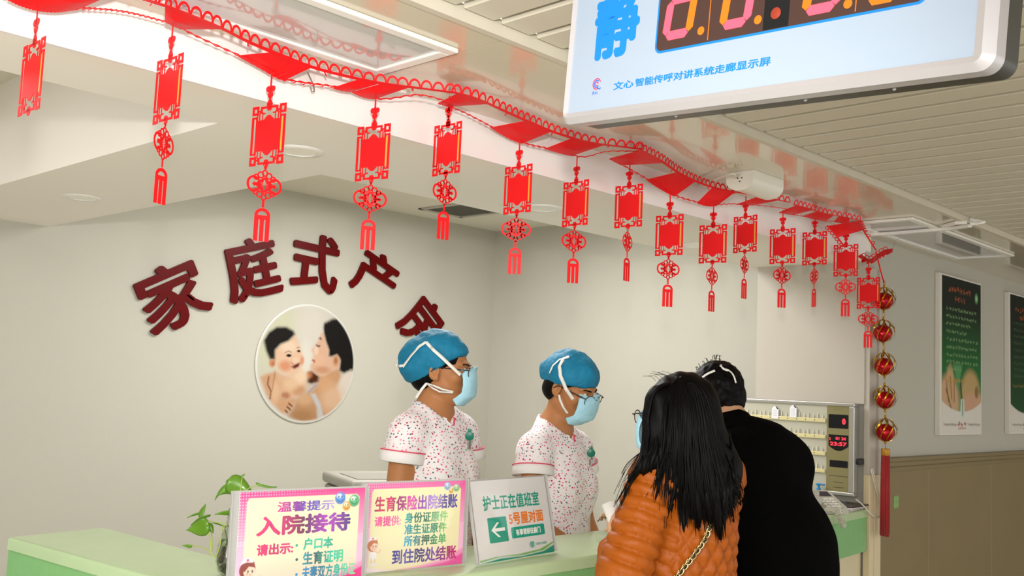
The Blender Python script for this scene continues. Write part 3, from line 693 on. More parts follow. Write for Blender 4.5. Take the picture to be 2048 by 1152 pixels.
for px, lab in (((165, 394), 'round recessed downlight at the left between the two recesses'), ((598, 301), 'round recessed downlight beside the third and fourth banners'), ((1086, 415), 'round recessed downlight right of the air vent'), ((1392, 490), 'round recessed downlight partly hidden behind the middle banners')):
    P_ = at_z(*px, SOF); t = thing('recessed_downlight', lab, 'downlight', (P_.x, P_.y, SOF), 'downlights in the lower soffit')
    mb = MB(); mb.T = Matrix.Translation((P_.x, P_.y, SOF)); mb.lathe([(.05, -.001), (.052, -.006), (.068, -.005), (.074, -.0005), (.05, -.0005)], n=40); autosmooth(mb.build('trim_ring', m_lwhite, t))
    mb = MB(); mb.T = Matrix.Translation((P_.x, P_.y, SOF)); mb.lathe([(.0495, -.0045), (.03, -.0022), (0, -.0015), (0, -.0008), (.0495, -.0008)], n=40); autosmooth(mb.build('lens', mat('frosted_lens', '#f6f3ea', .25, var=0), t))
# air vent in the recess ceiling
V4 = [at_z(x, y, REC - .004) for x, y in ((837, 418), (915, 407), (996, 425), (928, 436))]
vx0, vx1 = (V4[0].x + V4[1].x) / 2, (V4[2].x + V4[3].x) / 2; vy0, vy1 = V4[1].y - .05, V4[0].y
t = thing('air_vent', 'grey slatted air vent in the ceiling recess above the last letter', 'air vent', ((vx0 + vx1) / 2, (vy0 + vy1) / 2, REC))
mb = MB()
for a, b in (((vx0, vy0), (vx1, vy0 + .03)), ((vx0, vy1 - .03), (vx1, vy1)), ((vx0, vy0), (vx0 + .03, vy1)), ((vx1 - .03, vy0), (vx1, vy1))): mb.bbox((*a, REC - .008), (*b, REC - .0005), .002)
mb.build('vent_frame', mat('vent_frame_enamel', '#b4b0a4', .5, var=.02), t)
mb = MB(); x = vx0 + .03
while x < vx1 - .03: mb.add([(x, vy0 + .03, REC - .004), (x + .012, vy0 + .03, REC - .001), (x + .012, vy1 - .03, REC - .001), (x, vy1 - .03, REC - .004), (x, vy0 + .03, REC - .0033), (x + .012, vy0 + .03, REC - .0003), (x + .012, vy1 - .03, REC - .0003), (x, vy1 - .03, REC - .0033)], [(0, 3, 2, 1), (4, 5, 6, 7), (0, 1, 5, 4), (2, 3, 7, 6), (1, 2, 6, 5), (3, 0, 4, 7)]); x += .0165
mb.build('vent_slats', mat('vent_slat_grey', '#6d6b62', .5, var=.02), t)
# white box lamp with its cable on the glossy soffit
A = at_z(1450, 356, GLO - .02); t = thing('emergency_lamp', 'small white box device with rounded belly and cable under the glossy beam', 'wall device', (A.x, A.y, GLO))
x0 = at_z(1446, 347, GLO).x; y0, y1 = 1.79, 1.90; L_ = .21
mb = MB(); pr = [(y0, GLO - .0005), (y0, GLO - .03)] + [((y0 + y1) / 2 - .055 * math.cos(a), GLO - .03 - .038 * math.sin(a)) for a in [PI * k / 10 for k in range(1, 10)]] + [(y1, GLO - .03), (y1, GLO - .0005)]; n = len(pr)
mb.add([(x0, y, z) for y, z in pr] + [(x0 + L_, y, z) for y, z in pr], [tuple(range(n)), tuple(range(2 * n - 1, n - 1, -1))] + [(i, n + i, n + (i + 1) % n, (i + 1) % n) for i in range(n)])
autosmooth(mb.build('housing', mat('white_abs', '#e8e4d8', .35, var=.01), t, recalc=True))
mb = MB()
for k in range(3): mb.lathe([(.0035, -.0005), (.0035, .001)], (0, 0, 0), 10)
mb2 = MB()
for dy, dz in ((-.008, .006), (.008, .006), (0, -.006)):
    mb2.T = frame((x0 - .0006, (y0 + y1) / 2 + dy, GLO - .03 + dz), Vector((0, 1, 0)), Vector((0, 0, 1)), Vector((1, 0, 0))); mb2.lathe([(.0028, -.0006), (.0028, .0006)], n=10)
mb2.build('socket_holes', mat('dark_hole', '#4a463e', .6, var=0), t)
mb = MB(); c0 = at_z(1396, 360, GLO - .004)
mb.tube(smooth_path([c0, c0 + Vector((.03, .01, -.012)), (x0 - .06, (y0 + y1) / 2, GLO - .02), (x0 + .003, (y0 + y1) / 2 + .02, GLO - .02)], 8), .0045, 8); mb.build('cable', mat('white_cable', '#dcd6c8', .45, var=0), t, smooth=True)
# white cable raceway across the glossy soffit
pts = [at_z(x, y, GLO - .010) for x, y in ((1738, 467), (1790, 464), (1850, 459), (1900, 455), (1940, 449))]
t = thing('cable_raceway', 'bent white cable raceway crossing the right light panel', 'cable raceway', pts[0])
mb = MB(); mb.ribbon([p + Vector((0, 0, -.006)) for p in smooth_path(pts, 6)], .022, .012, (0, 0, 1)); mb.build('long_run', m_lwhite, t)
mb = MB(); mb.ribbon([at_z(x, y, GLO - .009) for x, y in ((1886, 453), (1912, 446), (1934, 445))], .012, .014, (0, 0, 1)); mb.build('short_run', m_lwhite, t)
mb = MB(); e = at_z(1940, 449, GLO - .014); mb.ribbon([e, e + Vector((.02, -.05, .008)), Vector((e.x + .03, YL4 - .002, GLO + .012))], .014, .010, (1, 0, 0)); mb.build('end_run', m_lwhite, t)

# ------------------------------------------------------------------ hanging display
e_far = ray(-640, 479).normalized(); Dx = -e_far; vz = ray(3130, -32600).normalized(); Dy = (vz - Dx * vz.dot(Dx)).normalized(); Dn = Dx.cross(Dy)   # Dn faces the viewer
DK = 1.28; D0 = at_d(1540, 193, 1.25 * DK)
if Dn.dot(CO - D0) < 0: Dn = -Dn
def dp(x, y):
    d = ray(x, y); k = (D0 - CO).dot(Dn) / d.dot(Dn); w = CO + d * k - D0; return (w.dot(Dx), w.dot(Dy))
bl, br = dp(1121, 248), dp(1987, 141); HB = (bl[1] + br[1]) / 2; HL, HR = bl[0], br[0]; HT = HB + .285
DF = frame(D0, Dx, Dy, Dn)
t = thing('hanging_display', 'hanging white corridor display with blue character and red digits', 'display sign', D0)
m_alu = mat('silver_white_frame', '#c6c3c6', 0.3, metal=0.35, var=0.02)
m_back = mat('dark_housing', '#4b4a45', 0.35, metal=0.5, var=0.15, scale=30)
m_face = mat('display_face', '#a5b4c7', 0.35, var=0.0, coat=0.2)
def rr(x0, y0, x1, y1, r, n=6):
    o = []
    for cx, cy, a0 in ((x1 - r, y0 + r, -PI / 2), (x1 - r, y1 - r, 0), (x0 + r, y1 - r, PI / 2), (x0 + r, y0 + r, PI)):
        o += [(cx + r * math.cos(a0 + PI / 2 * k / n), cy + r * math.sin(a0 + PI / 2 * k / n)) for k in range(n + 1)]
    return o
lw = dp(1137, 225)[0] - HL; bw = dp(1541, 168)[1] - dp(1541, 193)[1]; rw = HR - dp(1949, 110)[0]
mb = MB(); mb.T = DF
O = rr(HL, HB, HR, HT, .022); I = rr(HL + lw, HB + bw, HR - rw, HT - bw, .004); n = len(O)
Mid = [((o[0] * .45 + i[0] * .55), (o[1] * .45 + i[1] * .55)) for o, i in zip(O, I)]
vsx = [(x, y, -.03) for x, y in O] + [(x, y, -.004) for x, y in O] + [(x, y, .006) for x, y in Mid] + [(x, y, 0.002) for x, y in I] + [(x, y, -.006) for x, y in I]
fsx = [(L * n + i, L * n + (i + 1) % n, (L + 1) * n + (i + 1) % n, (L + 1) * n + i) for L in range(4) for i in range(n)]
mb.add(vsx, fsx); autosmooth(mb.build('display_frame', m_alu, t), 35)
mb = MB(); mb.T = DF; mb.prism(rr(HL + lw - .001, HB + bw - .001, HR - rw + .001, HT - bw + .001, .004), -.006, 0.0005); mb.build('face_panel', m_face, t)
mb = MB(); mb.T = DF; mb.prism(rr(HL + .012, HB + .004, HR - .003, HT - .004, .02), -.075, -.02); autosmooth(mb.build('housing', m_back, t), 35)
mb = MB(); mb.T = DF
for q in (.3, .62, .8): mb.ball((HL + (HR - HL) * q, HB + .004, -.05), .003, 10, 6)
mb.build('housing_screws', m_alu, t)
a0, a1 = dp(1313, 104), dp(1849, 3); LB = a0[1]; LL, LR = a0[0], a1[0]; LT = HT - bw - .018
mb = MB(); mb.T = DF; mb.prism(rr(LL - .004, LB - .004, LR + .004, LT + .004, .014), .0004, .0011); mb.build('blue_outline', mat('sign_blue', '#1582e0', .4, var=0), t)
mb = MB(); mb.T = DF; mb.prism(rr(LL, LB, LR, LT, .011), .0005, .0016); win = mb.build('digit_window', mat('digit_window_brown', '#4a332e', .25, var=.03), t)
m_lit = mat('lit_red_segment', (1.0, .055, .09), .4, var=0, emit=1.5); m_off = mat('unlit_orange_segment', '#ef7a1c', .4, var=0, emit=.0)
def seg7(cx0, cx1, yb, yt, on, w):
    ym = (yb + yt) / 2; g = w * .08; S = (cx1 - cx0) * .0
    H = lambda y: [(cx0 + g, y), (cx0 + w * .5, y + w * .5), (cx1 - w * .5, y + w * .5), (cx1 - g, y), (cx1 - w * .5, y - w * .5), (cx0 + w * .5, y - w * .5)]
    Vv = lambda x, y0, y1: [(x, y0 + g), (x + w * .5, y0 + w * .5), (x + w * .5, y1 - w * .5), (x, y1 - g), (x - w * .5, y1 - w * .5), (x - w * .5, y0 + w * .5)]
    sg = {'a': H(yt), 'g': H(ym), 'd': H(yb), 'f': Vv(cx0, ym, yt), 'b': Vv(cx1, ym, yt), 'e': Vv(cx0, yb, ym), 'c': Vv(cx1, yb, ym)}
    sl = .12
    for k, pts in sg.items():
        lit = k in on; mb = MB(); mb.T = DF; mb.prism([(x + (y - yb) * sl, y) for x, y in pts], .0015, .0021 if lit else .0019); mb.build('digit_segment', m_lit if lit else m_off, t)
def dpx(x, y): return dp(x, y)
DG = [((1332, 74), (1378, 64), 'abged'), ((1446, 53), (1494, 42), 'abgcd'), ((1612, 24), (1672, 11), 'afgcd'), ((1737, 2), (1795, -8), 'abc')]
for (l, r_, on) in DG:
    p, q = dp(*l), dp(*r_); w = .0125 * DK; yb = (p[1] + q[1]) / 2; seg7(p[0], q[0], yb, yb + .098 * DK, on, w)
for (x, y) in ((1403, 62), (1517, 40), (1697, 8)):
    c = dp(x, y); mb = MB(); mb.T = DF @ Matrix.Translation((c[0], c[1], .0015)); mb.lathe([(.0058 * DK, 0), (.0058 * DK, .0004)], n=18); mb.build('point_dot', m_off, t)
for x, y in ((1418, 60), (1713, 8)):
    c = dp(x, y); mb = MB(); mb.T = DF; mb.prism([(c[0] - .0008, LB + .003), (c[0] + .0008, LB + .003), (c[0] + .0008, LT - .003), (c[0] - .0008, LT - .003)], .0015, .0018); mb.build('divider_line', m_off, t)
c0, c1 = dp(1529, 30), dp(1580, 20); mb = MB(); mb.T = DF; mb.prism([(c0[0], LB + .001), (c1[0], LB + .001), (c1[0], LT - .001), (c0[0], LT - .001)], .0015, .0018); mb.build('colon_window', mat('black_window', '#14161a', .2, var=0), t)
for x, y in ((1553, 27),):
    for dy in (0, .05):
        c = dp(x, y); mb = MB(); mb.T = DF @ Matrix.Translation((c[0], c[1] + dy, .0017)); mb.lathe([(.0095, 0), (.0095, .0006), (.005, .0022), (0, .0026)], n=20); autosmooth(mb.build('colon_lamp', mat('dim_red_lamp', '#a03a26', .35, var=0), t))
m_sblue = mat('sign_light_blue', '#0d84e0', .4, var=0)
p0, p1 = dp(1184, 124), dp(1276, 110); hh = .098 * DK
write(t, '静', (p0[0], p0[1], p0[0] + (p1[0] - p0[0]) * .98, p0[1] + hh), m_sblue, DF @ Matrix.Translation((0, 0, .0006)), bold=.0047, name='blue_character')
p0, p1 = dp(1227, 181), dp(1267, 172); q0, q1 = dp(1271, 168), dp(1541, 132); hgt = .0118 * DK
write(t, '文心', (p0[0], p0[1], p1[0], p0[1] + hgt), m_sblue, DF @ Matrix.Translation((0, 0, .0006)), bold=.0003, name='small_lettering')
write(t, '智能传呼对讲系统走廊显示屏', (q0[0], p0[1], q1[0], p0[1] + hgt), m_sblue, DF @ Matrix.Translation((0, 0, .0006)), bold=.0003, name='small_lettering')
c = dp(1194, 168); mb = MB(); mb.T = DF @ Matrix.Translation((c[0], c[1], .0007)) @ Matrix.Scale(DK, 4)
for r, a0_, a1_, mi in ((.0078, .3, 5.2, 0), (.0052, .8, 5.6, 1), (.0028, 0, 5.5, 0)):
    pts = [(r * math.cos(a0_ + (a1_ - a0_) * k / 20), r * math.sin(a0_ + (a1_ - a0_) * k / 20), 0) for k in range(21)]; mb.ribbon(pts, .0016, .0003, (0, 0, 1), mi)
mb.ribbon([(.002, -.006, 0), (.0065, -.0085, 0), (.009, -.0065, 0)], .0016, .0003, (0, 0, 1), 1)
mb.build('logo', [mat('logo_red', '#d23a6a', .4, var=0), mat('logo_blue', '#2a66d8', .4, var=0)], t)
c = dp(1184, 190); write(t, '文心', (c[0], c[1], c[0] + .012 * DK, c[1] + .005 * DK), mat('logo_blue', '#2a66d8'), DF @ Matrix.Translation((0, 0, .0006)), name='small_lettering')
mb = MB()
for q in (.2, .8):
    T_ = D0 + Dx * (HL + (HR - HL) * q) + Dy * (HT - .02) - Dn * .045
    mb.tube([T_, Vector((T_.x, T_.y, STR - .0006))], .006, 10)
mb.build('suspension_rods', m_alu, t, smooth=True)
# ------------------------------------------------------------------ the green counter
t = thing('reception_counter', 'pale green L-shaped nurse station counter with cream base', 'counter', (1.3, 2.1, 0))
def counter_outline(inset=0.0):
    cx, cy, r = 1.244 + inset, 1.936 + inset, .07; k = .118
    o = [(1.155 + inset, 3.083)]
    o += [(cx + r - r * math.cos(a) + 0.0, cy + r - r * math.sin(a)) for a in [PI / 2 * i / 8 for i in range(9)]]
    return o
outer = counter_outline(); TOPZ = CTR
bm = bmesh.new()
FRONT = [(2.6, 1.937), (3.1, 1.945), (3.6, 1.968), (4.1, 2.003), (4.548, 2.044)]
pts = outer + FRONT + [(4.548, 2.27), (1.50, 2.27), (1.478, 2.66), (1.459, 3.135)]
vv = [bm.verts.new((x, y, TOPZ - .035)) for x, y in pts]; f = bm.faces.new(vv)
ex = bmesh.ops.extrude_face_region(bm, geom=[f]); bmesh.ops.translate(bm, verts=[v for v in ex['geom'] if isinstance(v, bmesh.types.BMVert)], vec=(0, 0, .035))
bmesh.ops.recalc_face_normals(bm, faces=bm.faces)
te = [e for e in bm.edges if all(v.co.z > TOPZ - .001 for v in e.verts)]
bmesh.ops.bevel(bm, geom=te, offset=.010, segments=4, affect='EDGES', profile=.5)
mb = MB(); mb.frombm(bm); autosmooth(mb.build('counter_top', m_green_top, t), 35)
def skirt(out, z0, z1, th, inset):
    """A standing panel that follows the outer line."""
    mb = MB(); P = [(x + (inset if i < 9 else 0), y + (inset if i > 0 else 0)) for i, (x, y) in enumerate(out)] + [(x, y + inset) for x, y in FRONT]
    n = len(P); vs = []
    for i, p in enumerate(P):
        a = Vector(P[max(i - 1, 0)]); b = Vector(P[min(i + 1, n - 1)]); d = (b - a).normalized(); nn = Vector((-d.y, d.x)) * th
        q = Vector(p) + nn; vs += [(p[0], p[1], z0), (p[0], p[1], z1), (q.x, q.y, z1), (q.x, q.y, z0)]
    fs = [(4 * i + k, 4 * i + (k + 1) % 4, 4 * i + 4 + (k + 1) % 4, 4 * i + 4 + k) for i in range(n - 1) for k in range(4)] + [(0, 3, 2, 1), tuple(4 * (n - 1) + k for k in range(4))]
    mb.add(vs, fs); return mb
autosmooth(skirt(outer, TOPZ - .19, TOPZ - .035, .02, .004).build('front_fascia', m_green, t, recalc=True), 30)
autosmooth(skirt(outer, .08, TOPZ - .19, .02, .03).build('base_panel', m_cream_panel, t, recalc=True), 30)
autosmooth(skirt(outer, .001, .08, .02, .06).build('plinth', mat('plinth_grey', '#6e6a60', .5), t, recalc=True), 30)
MB().box((1.19, 3.06, .08), (1.45, 3.085, TOPZ - .035)).build('end_panel', m_green, t)
MB().box((1.52, 2.2, .08), (4.54, 2.225, TOPZ - .036)).build('inner_panel', m_cream_panel, t)
MB().bbox((1.52, 2.226, .72), (4.54, 2.36, .75), .004).build('desk_shelf', m_green_top, t)

# ------------------------------------------------------------------ acrylic sign holders with printed cards
m_acrylic = bpy.data.materials.new('clear_acrylic'); clear_mat(m_acrylic, .035)
m_edge = mat('acrylic_edge', '#c9c7c3', 0.25, var=0.02, trans=.35)
def smiley(P, c, r, col, dark):
    P.ell(c, (r, r), dark, .25); P.ell((c[0], c[1] + r * .05), (r * .85, r * .85), col, .5); P.ell((c[0] - r * .2, c[1] + r * .4), (r * .5, r * .35), '#ffffff', .9, .75)
    for s in (-1, 1): P.ell((c[0] + s * r * .3, c[1] + r * .25), (r * .1, r * .17), '#101418', .4)
    P.line([(c[0] + r * .55 * math.cos(a), c[1] - r * .05 + r * .5 * math.sin(a)) for a in [PI + PI * k / 10 for k in range(1, 10)]], r * .09, '#20303a')
def nurse_clip(P, x, y, s, hair, full):
    """A small clip-art nurse: cap, bob, dress."""
    P.ell((x + .12 * s, y - .75 * s), (.34 * s, .45 * s), '#f7f4f6', .15)
    if full:
        P.ell((x + .1 * s, y - 1.15 * s), (.42 * s, .28 * s), '#f4f1f4', .15)
        for q in (-.08, .3): P.line([(x + q * s, y - 1.3 * s), (x + q * s, y - 1.75 * s)], .1 * s, '#f0c7ae'); P.ell((x + (q + .05) * s, y - 1.85 * s), (.2 * s, .13 * s), '#efe9ec', .2)
    P.line([(x + .3 * s, y - .6 * s), (x + .75 * s, y - .75 * s), (x + .95 * s, y - .45 * s)], .1 * s, '#f3c5ad')
    P.ell((x, y), (.62 * s, .6 * s), hair, .12); P.ell((x + .18 * s, y - .12 * s), (.46 * s, .42 * s), '#f8d3bd', .12)
    P.poly([(x - .55 * s, y + .1 * s), (x - .1 * s, y + .62 * s), (x + .5 * s, y + .55 * s), (x + .6 * s, y + .15 * s), (x + .1 * s, y + .25 * s), (x - .2 * s, y - .1 * s)], hair, .03 * s)
    P.poly([(x - .55 * s, y + .4 * s), (x - .3 * s, y + .85 * s), (x + .3 * s, y + .85 * s), (x + .42 * s, y + .5 * s), (x - .1 * s, y + .55 * s)], '#f7eef0', .03 * s); P.ell((x, y + .68 * s), (.1 * s, .1 * s), '#e2546e', .3)
    for q in (.05, .38): P.ell((x + q * s, y - .1 * s), (.055 * s, .1 * s), '#3a2018', .4)
    P.ell((x + .0 * s, y - .28 * s), (.1 * s, .06 * s), '#f0a090', .8); P.line([(x + .18 * s, y - .34 * s), (x + .3 * s, y - .33 * s)], .03 * s, '#b0483c')
def holder(name, label, bl, w, h, yaw, lean, sleeve_l=.0):
    """Returns thing, frame with origin at the card's lower left, x right, y up the card, z to the reader."""
    d = Vector((math.cos(yaw), math.sin(yaw), 0)); back = Vector((-d.y, d.x, 0)); upv = (Vector((0, 0, 1)) * math.cos(lean) + back * math.sin(lean))
    nrm = d.cross(upv)
    F = frame(bl, d, upv, nrm); t = thing(name, label, 'sign holder', bl, 'sign holders on the counter')
    mb = MB(); mb.T = F; mb.bbox((-.012 - sleeve_l, .0015, .0022), (w + .010, h + .004, .0040), .0006); mb.build('clear_front_sheet', m_acrylic, t)
    mb = MB(); mb.T = F; mb.bbox((-.012 - sleeve_l, .0015, -.0052), (w + .010, h + .004, -.0030), .0006); mb.build('back_sheet', m_edge, t)
    for a, b in ((-.013 - sleeve_l, -.0105 - sleeve_l), (w + .0085, w + .011)):
        mb = MB(); mb.T = F; mb.bbox((a, .0012, -.0054), (b, h + .0042, .0042), .0006); mb.build('side_edge', m_edge, t)
    mb = MB(); mb.T = frame(bl, d, back, Vector((0, 0, 1))); mb.bbox((-.01, -.005, .0002), (w + .008, .075, .0030), .0008); mb.build('foot', m_acrylic, t)
    return t, F
def card(t, F, w, h, P_fn, nx=320, ny=214):
    me, uv = grid_mesh(w, h, nx, ny, .0005); P = Paint(uv, '#ffffff'); P_fn(P, uv[:, 0] / w, 1 - uv[:, 1] / h); P.c *= .86; set_print(me, P); me.transform(F); o = link('printed_card', me, m_print_gloss, t)
    mb = MB(); mb.T = F; mb.box((0, 0, -.0022), (w, h, .0003)); mb.build('card_stock', mat('card_white', '#ecebe6', .5, var=0), t); return o
def pink_card(w, h, deep, cream, low, full):
    def fn(P, U, V):
        X = lambda u, v: (u * w, (1 - v) * h)
        g = np.stack([np.interp(V, [0, .35, 1], [lin(cream)[k], lin(cream)[k], lin(low)[k]]) for k in range(3)], 1)
        edge = np.array(lin(deep)); pale = np.array(lin('#f7c3df')); mag = np.array(lin('#f01890'))
        bandc = edge * (1 - V[:, None]) ** 1.6 + pale * (1 - (1 - V[:, None]) ** 1.6)
        bandc = np.where((V < .5)[:, None], bandc, bandc * .5 + pale * .5)
        d = P.sd_poly([X(.055, .1), X(.075, .065), X(.93, .065), X(.955, .1), X(.945, 1.2), X(.045, 1.2)])
        a = np.clip(.5 - d / .002, 0, 1)[:, None]; P.c = bandc * (1 - a) + g * a
        dots = ((np.sin(U * w * 900) > .1) & (np.sin(V * h * 900) > .1) & (a[:, 0] < .2) & (U < .7) & (V < .55)); P.blend(dots * .55 * np.clip(1.1 - U * 1.4, 0, 1), '#ffe6f4')
        P.poly([X(.2, 1.01), X(.5, .985), X(.8, .92), X(1.01, .8), X(1.01, 1.02)], '#f59ac6', .004); P.poly([X(.3, 1.01), X(.6, 1.0), X(.85, .95), X(1.01, .86), X(1.01, 1.02)], deep, .003)
        P.poly([X(-.01, 1.01), X(-.01, .93), X(.12, .965), X(.3, 1.0), X(.3, 1.01)], '#fbe3ef', .004)
    return fn
# --- first card
w1, h1 = .338, .222; y1 = math.radians(-5.6); bl1 = Vector((1.279, 2.064, CTR + .004))
t, F = holder('acrylic_sign_holder', 'pink card about admission in clear holder, leftmost, beside the plant', bl1, w1, h1, y1, math.radians(1.0), .008)
def p1(P, U, V):
    pink_card(w1, h1, '#ee1188', '#f8f1c4', '#f9d2c2', False)(P, U, V)
    smiley(P, (.79 * w1, (1 - .105) * h1), .0148, '#4f9bea', '#1d5fc4'); smiley(P, (.91 * w1, (1 - .14) * h1), .0148, '#43bf77', '#148546'); smiley(P, (.846 * w1, (1 - .195) * h1), .0115, '#f6b93c', '#d97f12')
    nurse_clip(P, .085 * w1, (1 - .80) * h1, .033, '#8c2f1f', False)
card(t, F, w1, h1, p1)
def L(s, u0, u1, v0, v1, w, h, grad, bold, tt, FF): return write(tt, s, (u0 * w, (1 - v1) * h, u1 * w, (1 - v0) * h), m_red, FF @ Matrix.Translation((0, 0, .0007)), bold=bold, depth=.0004, grad=grad, name='card_lettering')
L('温馨提示', .285, .745, .115, .225, w1, h1, ['#d8248f', '#7a2a9a', '#5b49b4', '#b79bd6'], .0006, t, F)
L('入院接待', .135, .885, .255, .465, w1, h1, ['#e0136a', '#c1156a', '#5a1247', '#a632b8', '#3b2373'], .0016, t, F)
L('请出示:', .145, .425, .545, .665, w1, h1, ['#e0136a', '#b3135f', '#d81d78'], .0010, t, F)
L('户口本', .505, .745, .515, .640, w1, h1, ['#12a88e', '#29c2a6', '#12977a'], .0010, t, F)
L('生育证明', .505, .835, .660, .800, w1, h1, ['#1397a6', '#0d4e51', '#17b39a', '#46c28f'], .0010, t, F)
L('夫妻双方身份证', .505, .945, .815, .955, w1, h1, ['#1787bd', '#1b6f8c', '#17b09f', '#8bd6a0'], .0009, t, F)
for k, (u, v, c) in enumerate(((.452, .585, '#23a08b'), (.458, .735, '#12504f'), (.462, .892, '#1787bd'))):
    mb = MB(); mb.T = F @ Matrix.Translation((u * w1, (1 - v) * h1, .0007)); mb.lathe([(.0034, 0), (.0034, .0004)], n=14); mb.build('bullet', mat('bullet_ink_%d' % k, c, .5, var=0), t)
# --- second card
w2, h2 = .318, .226; y2 = math.radians(-6.8); bl2 = Vector((1.652, 2.073, CTR + .004))
t, F = holder('acrylic_sign_holder', 'yellow card with pink border about discharge papers in clear holder, middle one', bl2, w2, h2, y2, math.radians(.5), .004)
def p2(P, U, V):
    pink_card(w2, h2, '#ee58a4', '#f4f0bc', '#f3e4bd', True)(P, U, V)
    smiley(P, (.808 * w2, (1 - .06) * h2), .0105, '#a9cdf3', '#5d93d6'); smiley(P, (.905 * w2, (1 - .085) * h2), .0105, '#a5d69a', '#5aa555'); smiley(P, (.85 * w2, (1 - .115) * h2), .008, '#f6c445', '#dd9420')
    nurse_clip(P, .085 * w2, (1 - .70) * h2, .026, '#c96f2a', True)
card(t, F, w2, h2, p2)
L('生育保险出院结账', .085, .92, .150, .325, w2, h2, ['#b0144f', '#d61e5e', '#8a1a68', '#d84aa8', '#7f2fb4', '#b89ade', '#3c2a80', '#5a3fa6'], .0010, t, F)
L('请提供:', .09, .345, .375, .490, w2, h2, ['#ef4f9e', '#d9348a', '#f58ac0'], .0006, t, F)
L('身份证原件', .385, .825, .350, .475, w2, h2, ['#17b0b0', '#146a58', '#1b6b4f', '#7dbb84', '#8ecf76'], .0007, t, F)
L('准生证原件', .385, .815, .485, .605, w2, h2, ['#1a9fc0', '#16806f', '#1b9488', '#1f7f58', '#7fc56c'], .0007, t, F)
L('所有押金单', .385, .815, .615, .740, w2, h2, ['#1aa5d0', '#1b7f8c', '#134f3a', '#2f8f5a', '#46a850'], .0007, t, F)
L('到住院处结账', .275, .93, .765, .935, w2, h2, ['#3a2a86', '#5a4fae', '#3b3170', '#6a3aa0', '#8c1f6a', '#c41f7a'], .0009, t, F)
# --- third card
w3, h3 = .345, .226; y3 = math.radians(5.0); bl3 = Vector((2.003, 1.999, CTR + .004))
t, F = holder('acrylic_sign_holder', 'white card with teal arrow and orange line in clear holder, rightmost', bl3, w3, h3, y3, math.radians(13), 0)
m_teal = mat('teal_ink', '#1f9f86', .5, var=0); m_orange = mat('orange_ink', '#ee7f22', .5, var=0); m_wink = mat('white_ink', '#f6f6f2', .5, var=0)
def p3(P, U, V):
    X = lambda u, v: (u * w3, (1 - v) * h3); P.c[:] = lin('#f4f3f1')
    P.poly([X(-.01, .965), X(.2, .945), X(.5, .955), X(.8, .935), X(1.01, .86), X(1.01, 1.01), X(-.01, 1.01)], '#6cbf57', .002)
    P.poly([X(-.01, .985), X(.25, .955), X(.55, .975), X(.85, .955), X(1.01, .88), X(1.01, 1.01), X(-.01, 1.01)], '#ffffff', .002); P.poly([X(-.01, 1.0), X(.25, .97), X(.55, .985), X(.85, .965), X(1.01, .9), X(1.01, 1.02), X(-.01, 1.02)], '#16a085', .002)
card(t, F, w3, h3, p3)
def ink(s, u0, u1, v0, v1, m, bold, z=.0007): return write(t, s, (u0 * w3, (1 - v1) * h3, u1 * w3, (1 - v0) * h3), m, F @ Matrix.Translation((0, 0, z)), bold=bold, depth=.0003, name='card_lettering')
ink('护士正在值班室', .12, .88, .19, .375, m_teal, .0009); ink('5号屋对面', .43, .905, .425, .585, m_orange, .0010)
mb = MB(); mb.T = F; mb.prism(rr(.15 * w3, (1 - .775) * h3, .395 * w3, (1 - .465) * h3, .004), .0006, .0009); mb.build('arrow_panel', m_teal, t)
mb = MB(); mb.T = F; q = lambda u, v: (u * w3, (1 - v) * h3)
mb.prism([q(.185, .62), q(.265, .53), q(.295, .53), q(.232, .60), q(.36, .60), q(.36, .64), q(.232, .64), q(.295, .71), q(.265, .71)], .0009, .0012); mb.build('white_arrow', m_wink, t, recalc=True)
mb = MB(); mb.T = F; mb.prism(rr(.44 * w3, (1 - .755) * h3, .90 * w3, (1 - .615) * h3, .005), .0006, .0009); mb.build('teal_bar', m_teal, t)
ink('有事请前往敲门', .50, .84, .645, .725, m_wink, .0005, .0010)
m_pteal = mat('pale_teal_ink', '#6fae9e', .5, var=0)
mb = MB(); mb.T = F; mb.prism([q(.67, .83), q(.70, .82), q(.73, .83), q(.728, .885), q(.70, .91), q(.672, .885)], .0006, .0008); mb.tube([(x * w3, (1 - y) * h3, .0007) for x, y in ((.66, .84), (.655, .87), (.67, .905))], .0006, 5); mb.tube([(x * w3, (1 - y) * h3, .0007) for x, y in ((.74, .84), (.745, .87), (.73, .905))], .0006, 5); mb.build('hospital_crest', m_pteal, t)
ink('威海市立医院', .755, .905, .845, .88, m_pteal, .0002)

# ------------------------------------------------------------------ glass vase with a pothos
vb = at_z(461, 1166, CTR); vb.x, vb.y = 1.38, 2.248
m_glass = mat('vase_glass', '#eef2ee', 0.03, var=0, trans=1.0, ior=1.45)
t = thing('glass_vase', 'small clear glass vase of water behind the left end of the pink card', 'vase', (vb.x, vb.y, CTR))
mb = MB(); mb.T = Matrix.Translation((vb.x, vb.y, CTR)); prof = [(.0, .0008), (.022, .0008), (.034, .012), (.040, .035), (.0385, .060), (.031, .090), (.022, .118), (.0175, .138), (.0165, .150), (.0185, .158)]
mb.lathe(prof + [(r - .0022, z + .0005) for r, z in prof[::-1][:-1]] + [(0, .004)], n=36); mb.build('glass', m_glass, t, smooth=True)
mb = MB(); mb.T = Matrix.Translation((vb.x, vb.y, CTR)); mb.lathe([(0, .006), (.020, .006), (.031, .014), (.0372, .035), (.0357, .060), (.0290, .088), (.0, .088)], n=32); mb.build('water', mat('vase_water', '#d8dccb', .02, var=0, trans=1.0, ior=1.33), t, smooth=True)
mb = MB(); r_ = random.Random(4)
